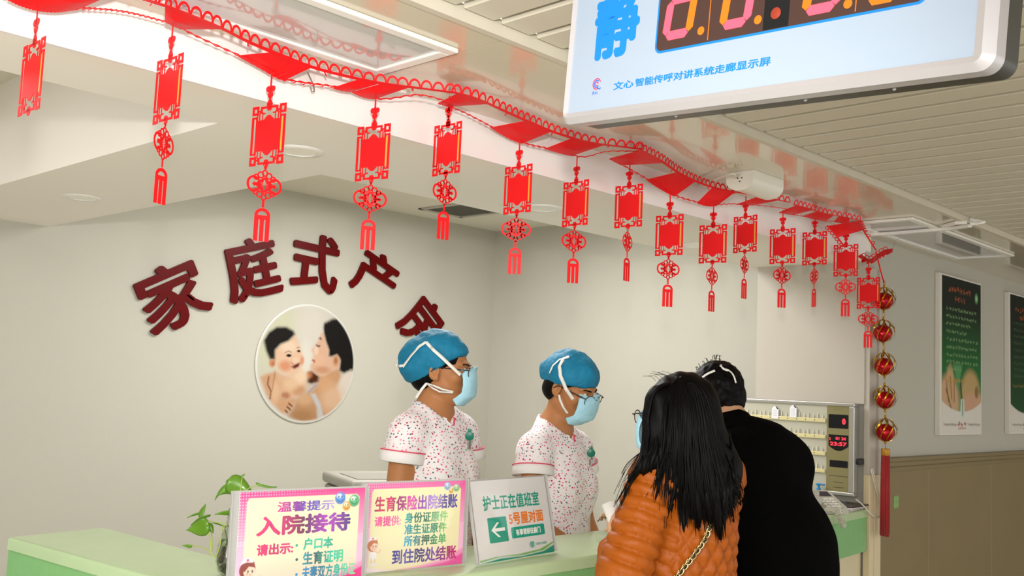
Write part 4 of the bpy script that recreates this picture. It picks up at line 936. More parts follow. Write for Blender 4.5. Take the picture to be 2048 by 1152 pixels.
for k in range(60):
    a = r_.uniform(0, 2 * PI); q = r_.uniform(.004, .03) ; mb.ball((vb.x + q * math.cos(a), vb.y + q * math.sin(a), CTR + .011 + r_.uniform(0, .03)), [r_.uniform(.003, .006) for _ in range(3)], 8, 5)
o = mb.build('vase_pebbles', mat('mixed_pebbles', '#8f7f6b', .4, var=.4, scale=60), loc=(vb.x, vb.y, CTR), smooth=True); tag(o, 'dark and tan pebbles at the bottom of the glass vase', 'pebbles', kind='stuff')
m_leaf = mat('pothos_leaf', '#557f16', 0.35, var=0.22, scale=18, coat=.2); m_stem = mat('pothos_stem', '#9db24e', 0.4, var=.08)
t = thing('pothos_plant', 'pothos with trailing green leaves growing out of the vase', 'plant', (vb.x, vb.y, CTR + .03))
def leaf(px, py, D, ln, wd, ang, tilt=0.0, turn=0.0, curl=.25):
    """A heart-shaped blade: tip points along ANG (degrees on the picture, 0 = right, 90 = up), TILT turns it edge-on about its midrib."""
    c = at_d(px, py, D); ax = RT * math.cos(math.radians(ang)) + UP * math.sin(math.radians(ang)); ax = (ax + FW * math.sin(math.radians(turn))).normalized()
    sd = ax.cross(FW).normalized(); nn = sd.cross(ax); ti = math.radians(tilt); sd, nn = sd * math.cos(ti) + nn * math.sin(ti), nn * math.cos(ti) - sd * math.sin(ti)
    mb = MB(); nu, nv = 12, 8; vs = []
    for i in range(nu + 1):
        u = i / nu; half = wd / 2 * (math.sin(PI * min(1, u ** .62)) ** .8 if 0 < u < 1 else 0) * (1.06 - .25 * u)
        for j in range(nv + 1):
            v = j / nv * 2 - 1; b = -.09 * ln * (1 - u) ** 3 * abs(v) if u < .4 else 0
            vs.append(c + ax * (ln * (u - .5) + b) + sd * half * v + nn * (curl * wd * (v * v) * .5 - curl * ln * .5 * (u - .4) ** 2 * 1.4 + .012 * wd * math.sin(9 * u) * v))
    fs = [(i * (nv + 1) + j, i * (nv + 1) + j + 1, (i + 1) * (nv + 1) + j + 1, (i + 1) * (nv + 1) + j) for i in range(nu) for j in range(nv)]
    mb.add(vs, fs); o = mb.build('leaf', m_leaf, t, smooth=True); sm = o.modifiers.new('thickness', 'SOLIDIFY'); sm.thickness = .0006
    return c - ax * ln * .5
def stem(px, D, r=.0016):
    P = smooth_path([at_d(x, y, D + dd) for x, y, dd in px], 6); mb = MB(); mb.tube(P, [r * (1 - .35 * i / len(P)) for i in range(len(P))], 7); mb.build('stem', m_stem, t, smooth=True)
DV = (vb - CO).dot(FW)
leaf(481, 976, DV, .066, .052, -28, 10, 10, .35); leaf(455, 982, DV, .052, .034, 200, 25, 0, .5); leaf(440, 985, DV + .02, .045, .012, 232, 50); leaf(534, 972, DV - .01, .05, .010, -14, 60, 0, .5)
leaf(394, 1056, DV - .02, .060, .045, 196, -15, 20, .3); leaf(400, 1040, DV, .050, .018, 205, 62, 0, .4); leaf(405, 1020, DV + .01, .034, .016, 62, 30); leaf(390, 1030, DV + .02, .040, .012, 195, 55)
leaf(451, 1027, DV - .01, .052, .020, 182, 40, 0, .2); leaf(474, 1017, DV + .01, .05, .03, 40, 20); leaf(421, 1057, DV, .026, .018, -60, 20); leaf(374, 1092, DV, .022, .010, 172, 20); leaf(486, 951, DV, .012, .006, 35, 20); leaf(462, 1046, DV + .02, .034, .012, 120, 50); leaf(437, 1049, DV + .01, .030, .010, 160, 50)
for s in ([(462, 1096, 0), (466, 1040, 0), (469, 1010, 0), (470, 988, 0)], [(464, 1096, 0), (471, 1040, .01), (476, 1010, .01), (474, 995, 0)], [(466, 1090, 0), (478, 1020, 0), (482, 970, 0), (485, 954, 0)], [(458, 1098, 0), (447, 1050, 0), (440, 1090, -.03), (432, 1112, -.05), (424, 1110, -.05), (408, 1096, -.03), (384, 1091, 0)],
          [(430, 1113, -.05), (423, 1108, -.05), (421, 1085, -.04), (416, 1064, -.02), (408, 1056, -.02)], [(424, 1100, -.05), (424, 1075, -.03), (422, 1062, 0)], [(418, 1070, -.03), (410, 1045, 0), (400, 1030, .01)], [(462, 1060, 0), (450, 1046, 0), (434, 1045, 0), (412, 1040, 0)], [(480, 1000, 0), (496, 978, 0), (512, 972, -.01), (530, 974, -.01)], [(466, 1050, 0), (470, 1035, 0), (466, 1028, 0)]): stem(s, DV)
mb = MB(); r_ = random.Random(9)
for k in range(14):
    a = r_.uniform(0, 2 * PI); mb.tube([(vb.x + .006 * math.cos(a), vb.y + .006 * math.sin(a), CTR + .088), (vb.x + .02 * math.cos(a + .6), vb.y + .02 * math.sin(a + .6), CTR + .06), (vb.x + .022 * math.cos(a + 1.2), vb.y + .022 * math.sin(a + 1.2), CTR + .04)], .0008, 5)
mb.build('roots', mat('root_brown', '#6b5233', .6), t)

# ------------------------------------------------------------------ string of gold cages with red foil balls
m_goldfoil = mat('gold_ornament', '#b98a1c', 0.2, metal=0.9, var=0.05); m_redfoil = mat('red_foil', '#b00416', 0.22, metal=0.55, var=0.12, scale=40)
YO = 1.985
top = at_y(1752, 504, YO); t = thing('hanging_ornament', 'string of gold cage balls with red foil cores and long red tassel', 'ornament', top)
cent = [at_y(x, y, YO) for x, y in ((1768, 597), (1766, 662), (1768, 728), (1770, 795), (1771, 860))]
RB = .0535
for k, c in enumerate(cent):
    mb = MB(); ns = 9
    for s in range(ns):
        a0 = 2 * PI * s / ns + k * .5; P = []
        for q in range(17):
            v = -PI / 2 + PI * q / 16; a = a0 + .55 * math.sin(v); P.append(c + Vector((RB * math.cos(v) * math.cos(a), RB * math.cos(v) * math.sin(a), RB * math.sin(v))))
        mb.ribbon(P, [.0030 + .0085 * math.cos(-PI / 2 + PI * q / 16) * (.12 if q < 8 else .35 if q < 10 else .8) for q in range(17)], .0009, lambda p, c=c: p - c)
    mb.lathe([(.001, -.003), (.006, -.001), (.007, .003), (.003, .006)], (c.x, c.y, c.z + RB - .003), 12); mb.lathe([(.003, -.006), (.007, -.003), (.006, .001), (.001, .003)], (c.x, c.y, c.z - RB + .003), 12)
    cage = autosmooth(mb.build('gold_cage', m_goldfoil, t), 30)
    mb = MB(); cc = c + Vector((0, 0, -.011)); nu, nv = 24, 14; vs = []
    for i in range(nv + 1):
        v = -PI / 2 + PI * i / nv
        for j in range(nu):
            a = 2 * PI * j / nu; r = .0405 * (1 + .05 * math.cos(6 * (a + .5 * v))); vs.append(cc + Vector((r * math.cos(v) * math.cos(a), r * math.cos(v) * math.sin(a), .0405 * math.sin(v))))
    mb.add(vs, [(i * nu + j, i * nu + (j + 1) % nu, (i + 1) * nu + (j + 1) % nu, (i + 1) * nu + j) for i in range(nv) for j in range(nu)]); mb.build('red_core', m_redfoil, t, smooth=True)
    nxt = cent[k + 1] if k < 4 else None
    if nxt is not None:
        a, b = c - Vector((0, 0, RB)), nxt + Vector((0, 0, RB)); m_ = (a + b) / 2; mb = MB(); hh = (a - b).length
        mb.tube([m_ + RT * .006 * math.cos(u) + Vector((0, 0, .0085 * math.sin(u))) for u in [2 * PI * q / 16 for q in range(16)]], .0011, 6, closed=True)
        for p in (m_ + Vector((0, 0, hh / 2 - .008)), m_ - Vector((0, 0, hh / 2 - .008))): mb.ball(p, .0058, 12, 8)
        mb.build('bead_link', m_goldfoil, t, smooth=True)
a = cent[0] + Vector((0, 0, RB)); mb = MB(); mb.tube([top, top.lerp(a, .5) + Vector((.004, 0, 0)), a + Vector((0, 0, .02))], .0032, 7); mb.build('red_cord', m_red, t, smooth=True)
mb = MB(); mb.ball(a + Vector((0, 0, .008)), .0055, 12, 8); mb.tube([a + Vector((0, 0, .022)) + RT * .006 * math.cos(u) + Vector((0, 0, .008 * math.sin(u))) for u in [2 * PI * q / 16 for q in range(16)]], .0011, 6, closed=True); mb.build('bead_link', m_goldfoil, t, smooth=True)
z0 = at_y(1771, 897, YO).z; z1 = at_y(1774, 1069, YO).z; tx = at_y(1771, 930, YO)
mb = MB(); mb.lathe([(.0, .0), (.0185, .0), (.0205, -.003), (.0205, -.030), (.018, -.033), (0, -.033)], (tx.x, tx.y, z0), 24); autosmooth(mb.build('tassel_cap', mat('gold_brocade', '#b7852a', .4, metal=.3, var=.45, scale=90), t), 40)
mb = MB(); mb.tube([cent[4] - Vector((0, 0, RB)), (tx.x, tx.y, z0)], .0014, 6); mb.ball(cent[4] - Vector((0, 0, RB + .006)), .006, 12, 8); mb.build('bead_link', m_goldfoil, t, smooth=True)
m_silk = mat('red_silk', '#a3060e', .55, var=.2, scale=120, sheen=.3); mb = MB(); r_ = random.Random(5)
for k in range(150):
    a = r_.uniform(0, 2 * PI); q = math.sqrt(r_.random()); x0, y0 = .0185 * q * math.cos(a), .0185 * q * math.sin(a); s = r_.uniform(1.1, 1.25)
    mb.tube([(tx.x + x0, tx.y + y0, z0 - .031), (tx.x + x0 * 1.12, tx.y + y0 * 1.12, (z0 + z1) / 2), (tx.x + x0 * s, tx.y + y0 * s, z1 + r_.uniform(-.008, .012))], .0022, 5)
mb.build('tassel_strands', m_silk, t, smooth=True)

# ------------------------------------------------------------------ nurse call board on the pier
XB = 4.50
t = thing('nurse_call_board', 'silver framed nurse call board with red digits and tag rails', 'call board', (4.55, 2.5, ZC - .45))
by0, by1 = at_x(1709, 900, XB).y, 2.98; bz1 = at_x(1690, 806, XB).z; bz0 = at_x(1692, 992, XB).z
BF = frame((XB, by1, bz0), Vector((0, -1, 0)), Vector((0, 0, 1)), Vector((-1, 0, 0))); BW, BH = by1 - by0, bz1 - bz0
def bp(x, y, X=XB): p = at_x(x, y, X); return (by1 - p.y, p.z - bz0)
m_sil = mat('brushed_silver', '#b5b3ad', .35, metal=.6, var=.05, scale=30)
mb = MB(); mb.T = BF
for a, b in (((0, 0), (BW, .016)), ((0, BH - .016), (BW, BH)), ((0, .016), (.016, BH - .016)), ((BW - .026, .016), (BW, BH - .016))): mb.bbox((*a, -.042), (*b, .005), .003)
mb.build('board_frame', m_sil, t)
cxl = bp(1653, 900)[0]
mb = MB(); mb.T = BF; mb.box((.014, .014, -.04), (cxl, BH - .014, -.003)); mb.build('tag_panel', mat('grey_tag_panel', '#b9b7a6', .5, var=.03), t)
mb = MB(); mb.T = BF; mb.box((cxl, .014, -.04), (BW - .024, BH - .014, 0)); mb.build('control_panel', mat('olive_gold_panel', '#8f875e', .4, metal=.25, var=.03), t)
m_rail = mat('cream_rail', '#d8cd9a', .45, var=.03); m_hole = mat('dark_hole', '#4a463e')
for k, y in enumerate((838, 870, 903, 937)):
    v = bp(1600, y)[1]; mb = MB(); mb.T = BF; mb.bbox((.02, v - .009, -.003), (cxl - .004, v + .009, .007), .002)
    x = .04
    while x < cxl - .02: mb.T = BF @ Matrix.Translation((x, v, .0068)); mb.lathe([(.0028, 0), (.0028, .0006)], n=8, mi=1); x += .047
    mb.T = BF; x = .05
    while x < cxl - .03: mb.bbox((x, v + .006, -.002), (x + .003, v + .034, .004), .001, 2); mb.bbox((x + .026, v + .006, -.002), (x + .029, v + .026, .004), .001, 2); x += .047
    mb.build('tag_rail', [m_rail, m_hole, mat('white_slot', '#e7e4d8', .4, var=0)], t)
m_black = mat('black_window', '#14161a')
def win(a, b, c, d, nm, arc=False):
    p, q = bp(a, b), bp(c, d); mb = MB(); mb.T = BF
    pts = rr(p[0], q[1], q[0], p[1], .004)
    if arc: pts = [(p[0], p[1])] + [(p[0] + (q[0] - p[0]) * k / 10, q[1] + (.012 - .022 * math.sin(PI * k / 10))) for k in range(11)] + [(q[0], p[1])]
    mb.prism(pts, 0, .0012); return mb.build(nm, m_black, t, recalc=True)
win(1657.5, 828, 1696.5, 858, 'upper_display'); win(1657.5, 868.5, 1696.5, 899, 'lower_display', True); win(1659.5, 919.5, 1695.5, 936.5, 'blank_display')
m_led = mat('red_led', (1, .03, .05), .4, var=0, emit=1.1)
def led(s, a, b, c, d, bold=.0005):
    p, q = bp(a, b), bp(c, d); write(t, s, (p[0], q[1], q[0], p[1]), m_led, BF @ Matrix.Translation((0, 0, .0013)), bold=bold, name='red_digits')
led('0', 1684.5, 837, 1691.5, 849.5, .0016); led('2', 1658.5, 874, 1661.5, 880); led('01 24', 1671.5, 873.5, 1692, 881); led('23:57', 1660, 883, 1693.5, 893)
mb = MB(); mb.T = BF
p, q = bp(1669, 816), bp(1685, 821)
for i in range(5):
    for j in range(3): x = p[0] + (q[0] - p[0]) * (i / 4) - .002 * j; z = q[1] + (p[1] - q[1]) * (1 - j / 2); mb.prism([(x, z), (x + .003, z + .0012), (x + .003, z + .0022), (x, z + .001)], 0, .0008)
mb.build('speaker_slots', m_hole, t)
mb = MB(); mb.T = BF
for a, b, c, d in ((1658, 951, 1697, 953.5), (1667, 964, 1687, 965), (1667, 974.5, 1688, 975.5)):
    p, q = bp(a, b), bp(c, d); k = 11
    for i in range(k): x0 = p[0] + (q[0] - p[0]) * i / k; mb.box((x0, q[1], 0), (x0 + (q[0] - p[0]) / k * .7, p[1], .0005))
mb.build('panel_print', mat('dark_print', '#3b3a30', .5, var=0), t)
for k, (x, y) in enumerate(((1552, 824), (1588, 822))):
    p = bp(x, y); w_, h_ = .036, .062; mb = MB(); mb.T = BF @ Matrix.Translation((p[0] - w_ / 2, p[1] - h_ / 2, .0075))
    mb.prism([(0, 0), (w_, 0), (w_, h_ * .75), (w_ * .75, h_ * .93), (w_ * .5, h_), (w_ * .25, h_ * .93), (0, h_ * .75)], 0, .001); mb.prism([(w_ * .5, h_ * .99), (w_ * .75, h_ * .92), (w_ * .98, h_ * .76), (w_ * .8, h_ * .72)], .001, .0014, 1)
    for i in range(4): mb.box((.006, .012 + .009 * i, .001), (w_ - .008, .0135 + .009 * i, .0013), 2)
    o = mb.build('paper_tag', [mat('white_tag', '#e9e8ee', .6, var=0), mat('navy_print', '#22264f', .5, var=0), mat('grey_print', '#b3b2bd', .5, var=0)], loc=BF @ Vector((p[0], p[1], .008)))
    tag(o, ['white paper tag on the call board, left of two', 'white paper tag on the call board, right of two'][k], 'tag', 'paper tags on the call board')
# end post of the station with latch and cable loop
mb = MB(); mb.bbox((4.552, 2.035, 0), (4.60, 2.066, ZC - .345), .002); mb.bbox((4.60, 2.03, 0), (4.664, 2.068, ZC - .345), .003); struct(mb.build('trim_2', m_cream))
mb = MB(); mb.bbox((4.552, 2.04, ZC - .345), (4.664, 2.066, ZC + .62), .002); mb.bbox((4.632, 2.028, ZC - .345), (4.664, 2.041, ZC + .62), .003); struct(mb.build('trim_3', m_white))
P = at_y(1718, 923, 2.035); o = MB().bbox((P.x - .03, 2.022, P.z - .014), (P.x + .03, 2.0395, P.z + .014), .006, n=3).build('door_buffer', mat('black_rubber', '#0f0f10', .5, var=0), loc=P); tag(o, 'small black rubber stop on the white post beside the call board', 'buffer')
mb = MB(); pa = [(1742, 938, 2.02), (1748, 965, 2.02), (1758, 1000, 2.02), (1763, 1022, 2.02), (1760, 1034, 2.02), (1750, 1034, 2.02), (1738, 1024, 2.018), (1726, 1010, 2.015), (1714, 1000, 2.015)]
for dx in (0, 3): mb.tube(smooth_path([at_y(x + dx - (dx if i > 4 else 0) * 1.6, y - dx * .3, Y) for i, (x, y, Y) in enumerate(pa)], 6), .0024, 7)
o = mb.build('cable_loop', mat('white_cable', '#dcd6c8'), loc=at_y(1742, 938, 2.0), smooth=True); tag(o, 'loop of twin white cable hanging between the post and red tassel', 'cable')
P = at_y(1792, 1004, YW3 - .007); mb = MB(); mb.T = frame((P.x, YW3 - .007, P.z), Vector((1, 0, 0)), Vector((0, 0, 1)), Vector((0, -1, 0)))
for k in range(4):
    a = PI / 4 + PI / 2 * k; mb.prism([(.02 * math.cos(a) + .018 * math.cos(q), .02 * math.sin(a) + .018 * math.sin(q)) for q in [2 * PI * i / 14 for i in range(14)]], 0, .0006 + k * 1e-5)
o = mb.build('clover_sticker', mat('faded_green_sticker', '#86a862', .5, var=.1), loc=P); tag(o, 'faded green clover sticker on the brown wainscot', 'sticker')
# ------------------------------------------------------------------ grown surfaces: blended round shapes turned into one continuous skin
def axis(lo, hi, coarse, fine=None, a=None, b=None):
    """Grid lines from lo to hi, finer between a and b."""
    if fine is None: return np.linspace(lo, hi, max(2, int((hi - lo) / coarse)))
    seg = []
    if a > lo: seg.append(np.linspace(lo, a, max(2, int((a - lo) / coarse) + 1))[:-1])
    seg.append(np.linspace(max(a, lo), min(b, hi), max(2, int((min(b, hi) - max(a, lo)) / fine) + 1)))
    if b < hi: seg.append(np.linspace(b, hi, max(2, int((hi - b) / coarse) + 1))[1:])
    return np.concatenate(seg)
class Grow:
    def __init__(s, xs, ys, zs):
        s.ax = [np.asarray(a, np.float32) for a in (xs, ys, zs)]; s.d = np.full([len(a) for a in s.ax], 1.0, np.float32)
    def _sub(s, lo, hi):
        sl = []
        for a, l, h in zip(s.ax, lo, hi):
            i, j = np.searchsorted(a, [l, h]); i = max(i - 1, 0); j = min(j + 1, len(a))
            if j - i < 2: return None, None
            sl.append(slice(i, j))
        X = s.ax[0][sl[0]][:, None, None]; Y = s.ax[1][sl[1]][None, :, None]; Z = s.ax[2][sl[2]][None, None, :]
        return tuple(sl), (X, Y, Z)
    def _apply(s, sl, v, k, op):
        a = s.d[sl]
        if op == 'add':
            if k > 0: h = np.clip(.5 + .5 * (v - a) / k, 0, 1); r = v * (1 - h) + a * h - k * h * (1 - h)
            else: r = np.minimum(a, v)
        else:   # cut
            v = -v
            if k > 0: h = np.clip(.5 - .5 * (v - a) / k, 0, 1); r = v * (1 - h) + a * h + k * h * (1 - h)
            else: r = np.maximum(a, v)
        s.d[sl] = r
    def cone(s, a, b, r1, r2, k=.02, op='add', flat=None, clip=None):
        """A tapering limb from a to b; flat=(axis vector, factor) squeezes it; clip = [(point, normal)] keeps the side against the normal."""
        a = np.array(a, np.float32); b = np.array(b, np.float32); m = max(r1, r2) * (1 if not flat else max(1, 1 / flat[1])) + k + .03
        sl, P = s._sub(np.minimum(a, b) - m, np.maximum(a, b) + m)
        if sl is None: return
        p = [P[i] - a[i] for i in range(3)]; ba = b - a; L2 = float(ba @ ba)
        t = np.clip((p[0] * ba[0] + p[1] * ba[1] + p[2] * ba[2]) / max(L2, 1e-9), 0, 1)
        q = [p[i] - t * ba[i] for i in range(3)]
        if flat is not None:
            n = np.array(flat[0], np.float32); n /= np.linalg.norm(n); w = (q[0] * n[0] + q[1] * n[1] + q[2] * n[2]); f = (1 / flat[1] - 1)
            q = [q[i] + w * n[i] * f for i in range(3)]
        v = np.sqrt(q[0] ** 2 + q[1] ** 2 + q[2] ** 2) - (r1 + (r2 - r1) * t)
        if clip:
            for o, n in clip: v = np.maximum(v, sum((P[i] - float(o[i])) * float(n[i]) for i in range(3)))
        s._apply(sl, v, k, op)
    def ell(s, c, r, R=None, k=.02, op='add', clip=None):
        c = np.array(c, np.float32); r = np.array(r, np.float32) if np.ndim(r) else np.full(3, r, np.float32); m = float(r.max()) + k + .03
        sl, P = s._sub(c - m, c + m)
        if sl is None: return
        p = [P[i] - c[i] for i in range(3)]
        if R is not None:   # columns of R are the ellipsoid's axes
            R = np.asarray(R, np.float32); p = [p[0] * R[0, i] + p[1] * R[1, i] + p[2] * R[2, i] for i in range(3)]
        k0 = np.sqrt(sum((p[i] / r[i]) ** 2 for i in range(3))); k1 = np.sqrt(sum((p[i] / r[i] ** 2) ** 2 for i in range(3)))
        v = k0 * (k0 - 1) / np.maximum(k1, 1e-6)
        if clip:
            for o, n in clip: v = np.maximum(v, sum((P[i] - float(o[i])) * float(n[i]) for i in range(3)))
        s._apply(sl, v, k, op)
    def wedge(s, B, zv, slope, y0, k=.004):
        """Cut a V that opens upwards from height zv, in front of y0 of the body frame."""
        X, Y, Z = s.ax[0][:, None, None] - B.o.x, s.ax[1][None, :, None] - B.o.y, s.ax[2][None, None, :]
        x = np.abs(X * B.r.x + Y * B.r.y); y = X * B.f.x + Y * B.f.y
        v = np.maximum((x - (Z - zv) * slope) / math.hypot(1, slope), y0 - y).astype(np.float32); s._apply((slice(None),) * 3, v, k, 'cut')
    def plane(s, o, n):
        """Keep only the side against the normal n."""
        v = sum((a - float(o[i])) * float(n[i]) for i, a in enumerate((s.ax[0][:, None, None], s.ax[1][None, :, None], s.ax[2][None, None, :])))
        s.d = np.maximum(s.d, v.astype(np.float32))
    def mesh(s, smooth=1):
        d = s.d; nx, ny, nz = d.shape; ins = d < 0
        c = ins.astype(np.int8); cnt = sum(c[i:nx - 1 + i, j:ny - 1 + j, l:nz - 1 + l] for i in (0, 1) for j in (0, 1) for l in (0, 1))
        cells = np.argwhere((cnt > 0) & (cnt < 8)); I, J, K = cells.T
        acc = np.zeros((len(cells), 3)); n = np.zeros(len(cells))
        cor = [(i, j, l) for i in (0, 1) for j in (0, 1) for l in (0, 1)]
        for a in cor:
            for ax in range(3):
                if a[ax]: continue
                b = list(a); b[ax] = 1
                va = d[I + a[0], J + a[1], K + a[2]]; vb = d[I + b[0], J + b[1], K + b[2]]; m = (va < 0) != (vb < 0)
                t = np.where(m, va / np.where(m, va - vb, 1), 0); pt = np.tile(np.array(a, float), (len(cells), 1)); pt[:, ax] += t
                acc[m] += pt[m]; n[m] += 1
        pos = cells + acc / n[:, None]
        V = np.stack([np.interp(pos[:, i], np.arange(len(s.ax[i])), s.ax[i]) for i in range(3)], 1)
        idx = np.full((nx - 1, ny - 1, nz - 1), -1, np.int64); idx[I, J, K] = np.arange(len(cells))
        F = []
        for ax in range(3):
            o = [slice(None)] * 3; o2 = [slice(None)] * 3; o[ax] = slice(0, -1); o2[ax] = slice(1, None)
            A, B = ins[tuple(o)], ins[tuple(o2)]
            for flip in (False, True):
                e = np.argwhere((A & ~B) if not flip else (~A & B)); u, w = [(1, 2), (2, 0), (0, 1)][ax]
                e = e[(e[:, u] > 0) & (e[:, w] > 0) & (e[:, u] < d.shape[u] - 1) & (e[:, w] < d.shape[w] - 1)]
                def g(du, dw):
                    q = e.copy(); q[:, u] += du; q[:, w] += dw; return idx[q[:, 0], q[:, 1], q[:, 2]]
                f = np.stack([g(-1, -1), g(0, -1), g(0, 0), g(-1, 0)], 1)
                if flip: f = f[:, ::-1]
                F.append(f)
        F = np.concatenate(F); F = F[(F >= 0).all(1)]
        for _ in range(smooth):
            S = np.zeros_like(V); N = np.zeros(len(V))
            for a, b in ((0, 1), (1, 2), (2, 3), (3, 0)):
                np.add.at(S, F[:, a], V[F[:, b]]); np.add.at(N, F[:, a], 1); np.add.at(S, F[:, b], V[F[:, a]]); np.add.at(N, F[:, b], 1)
            V = V * .5 + .5 * S / np.maximum(N, 1)[:, None]
        return V, F
def np_mesh(V, F, name='skin'):
    me = bpy.data.meshes.new(name); me.vertices.add(len(V)); me.vertices.foreach_set('co', np.asarray(V, np.float32).ravel())
    me.loops.add(F.size); me.loops.foreach_set('vertex_index', F.astype(np.int32).ravel()); me.polygons.add(len(F))
    me.polygons.foreach_set('loop_start', np.arange(0, F.size, F.shape[1], dtype=np.int32)); me.update(calc_edges=True); me.validate(); return me
def normals(V, F):
    a = V[F[:, 2]] - V[F[:, 0]]; b = V[F[:, 3]] - V[F[:, 1]]; n = np.cross(a, b); N = np.zeros_like(V)
    for i in range(4): np.add.at(N, F[:, i], n)
    return N / np.maximum(np.linalg.norm(N, axis=1), 1e-9)[:, None]
def vnoise(V, sc, seed=0.0):
    return np.array([mnoise.noise(Vector((p[0] * sc + seed, p[1] * sc - seed, p[2] * sc + 2 * seed))) for p in V])

class Head:
    """Head frame: y to the face, z to the crown, x to the person's right; c = centre between the ears."""
    def __init__(s, c, heading, pitch=0.0, roll=0.0, scale=1.0):
        f = Vector((heading.x, heading.y, 0)).normalized(); z = Vector((0, 0, 1)); x = f.cross(z)
        R = Matrix((x, f, z)).transposed() @ Matrix.Rotation(roll, 3, 'Y') @ Matrix.Rotation(pitch, 3, 'X')
        s.R = R; s.c = Vector(c); s.k = scale; s.M = (Matrix.Translation(s.c) @ R.to_4x4()) @ Matrix.Scale(scale, 4)
        s.Rn = np.array(R)
    def p(s, x, y, z): return s.M @ Vector((x, y, z))
    def d(s, x, y, z): return s.R @ Vector((x, y, z))
def add_head(g, H, k=.012):
    S = H.k; E = lambda c, r, k=k, op='add': g.ell(H.p(*c), [q * S for q in r], H.Rn, k, op); C = lambda a, b, r1, r2, k=k, op='add': g.cone(H.p(*a), H.p(*b), r1 * S, r2 * S, k, op)
    E((0, -.014, .030), (.074, .094, .083)); E((0, .028, -.03), (.060, .062, .082), .02)
    C((-.047, .0, -.062), (-.012, .066, -.098), .022, .020, .02); C((.047, .0, -.062), (.012, .066, -.098), .022, .020, .02); E((0, .072, -.096), (.020, .016, .015), .015)
    for q in (-1, 1):
        E((q * .042, .056, -.024), (.022, .022, .02), .02); C((q * .012, .083, .022), (q * .042, .070, .022), .011, .010, .012)
        E((q * .031, .093, .002), (.017, .012, .0105), .008, 'cut'); E((q * .031, .077, .001), (.0145, .0125, .0125), .003)
        E((q * .077, -.012, -.012), (.008, .020, .031), .006); E((q * .083, -.008, -.008), (.006, .011, .019), .004, 'cut'); E((q * .074, -.002, -.036), (.007, .009, .010), .005)
        E((q * .011, .095, -.036), (.009, .009, .007), .006)
    C((0, .087, .014), (0, .106, -.030), .0075, .0115, .009); E((0, .109, -.032), (.0105, .010, .009), .006)
    E((0, .086, -.058), (.024, .012, .0075), .006); E((0, .085, -.069), (.020, .011, .0075), .006); C((-.02, .098, -.0635), (.02, .098, -.0635), .0022, .0022, .003, 'cut')
def add_hand(g, w, fdir, pdir, side, k=.006, curl=.7, scale=1.0, thumb=.8):
    """A hand from wrist w: fdir = along the fingers, pdir = out of the palm; side=+1 puts the thumb along fdir x pdir."""
    f = Vector(fdir).normalized(); p = (Vector(pdir) - f * Vector(pdir).dot(f)).normalized(); u = f.cross(p) * side; w = Vector(w); S = scale
    palm = w + f * .045 * S
    for q in (-.026, -.009, .009, .026): g.cone(w + u * q * .6 * S + f * .008, palm + f * .036 * S + u * q * S, .0135 * S, .0115 * S, .012)
    for i, (q, L) in enumerate(((.029, .066), (.010, .076), (-.010, .070), (-.028, .054))):
        a = palm + f * .040 * S + u * q * S; d = f.copy(); ang = curl * (.8 + .1 * i); seg = [L * .45, L * .31, L * .24]; r = [.0088, .0080, .0070, .0060]
        for j in range(3):
            d = (d * math.cos(ang * (.55, .8, .6)[j]) + p * math.sin(ang * (.55, .8, .6)[j])).normalized()
            pp = p * math.cos(ang * .6) - f * math.sin(ang * .6)
            b = a + d * seg[j] * S; g.cone(a, b, r[j] * S, r[j + 1] * S, .0035); a = b
    a = w + f * .018 * S + u * .026 * S; b = a + (f * .6 + u * .75 + p * .35 * thumb).normalized() * .036 * S; c = b + (f * .85 + u * .15 + p * .6 * thumb).normalized() * .030 * S; e = c + (f * .8 - u * .15 + p * .6 * thumb).normalized() * .024 * S
    g.cone(a, b, .0135 * S, .0105 * S, .008); g.cone(b, c, .0105 * S, .0092 * S, .004); g.cone(c, e, .0092 * S, .0070 * S, .003)

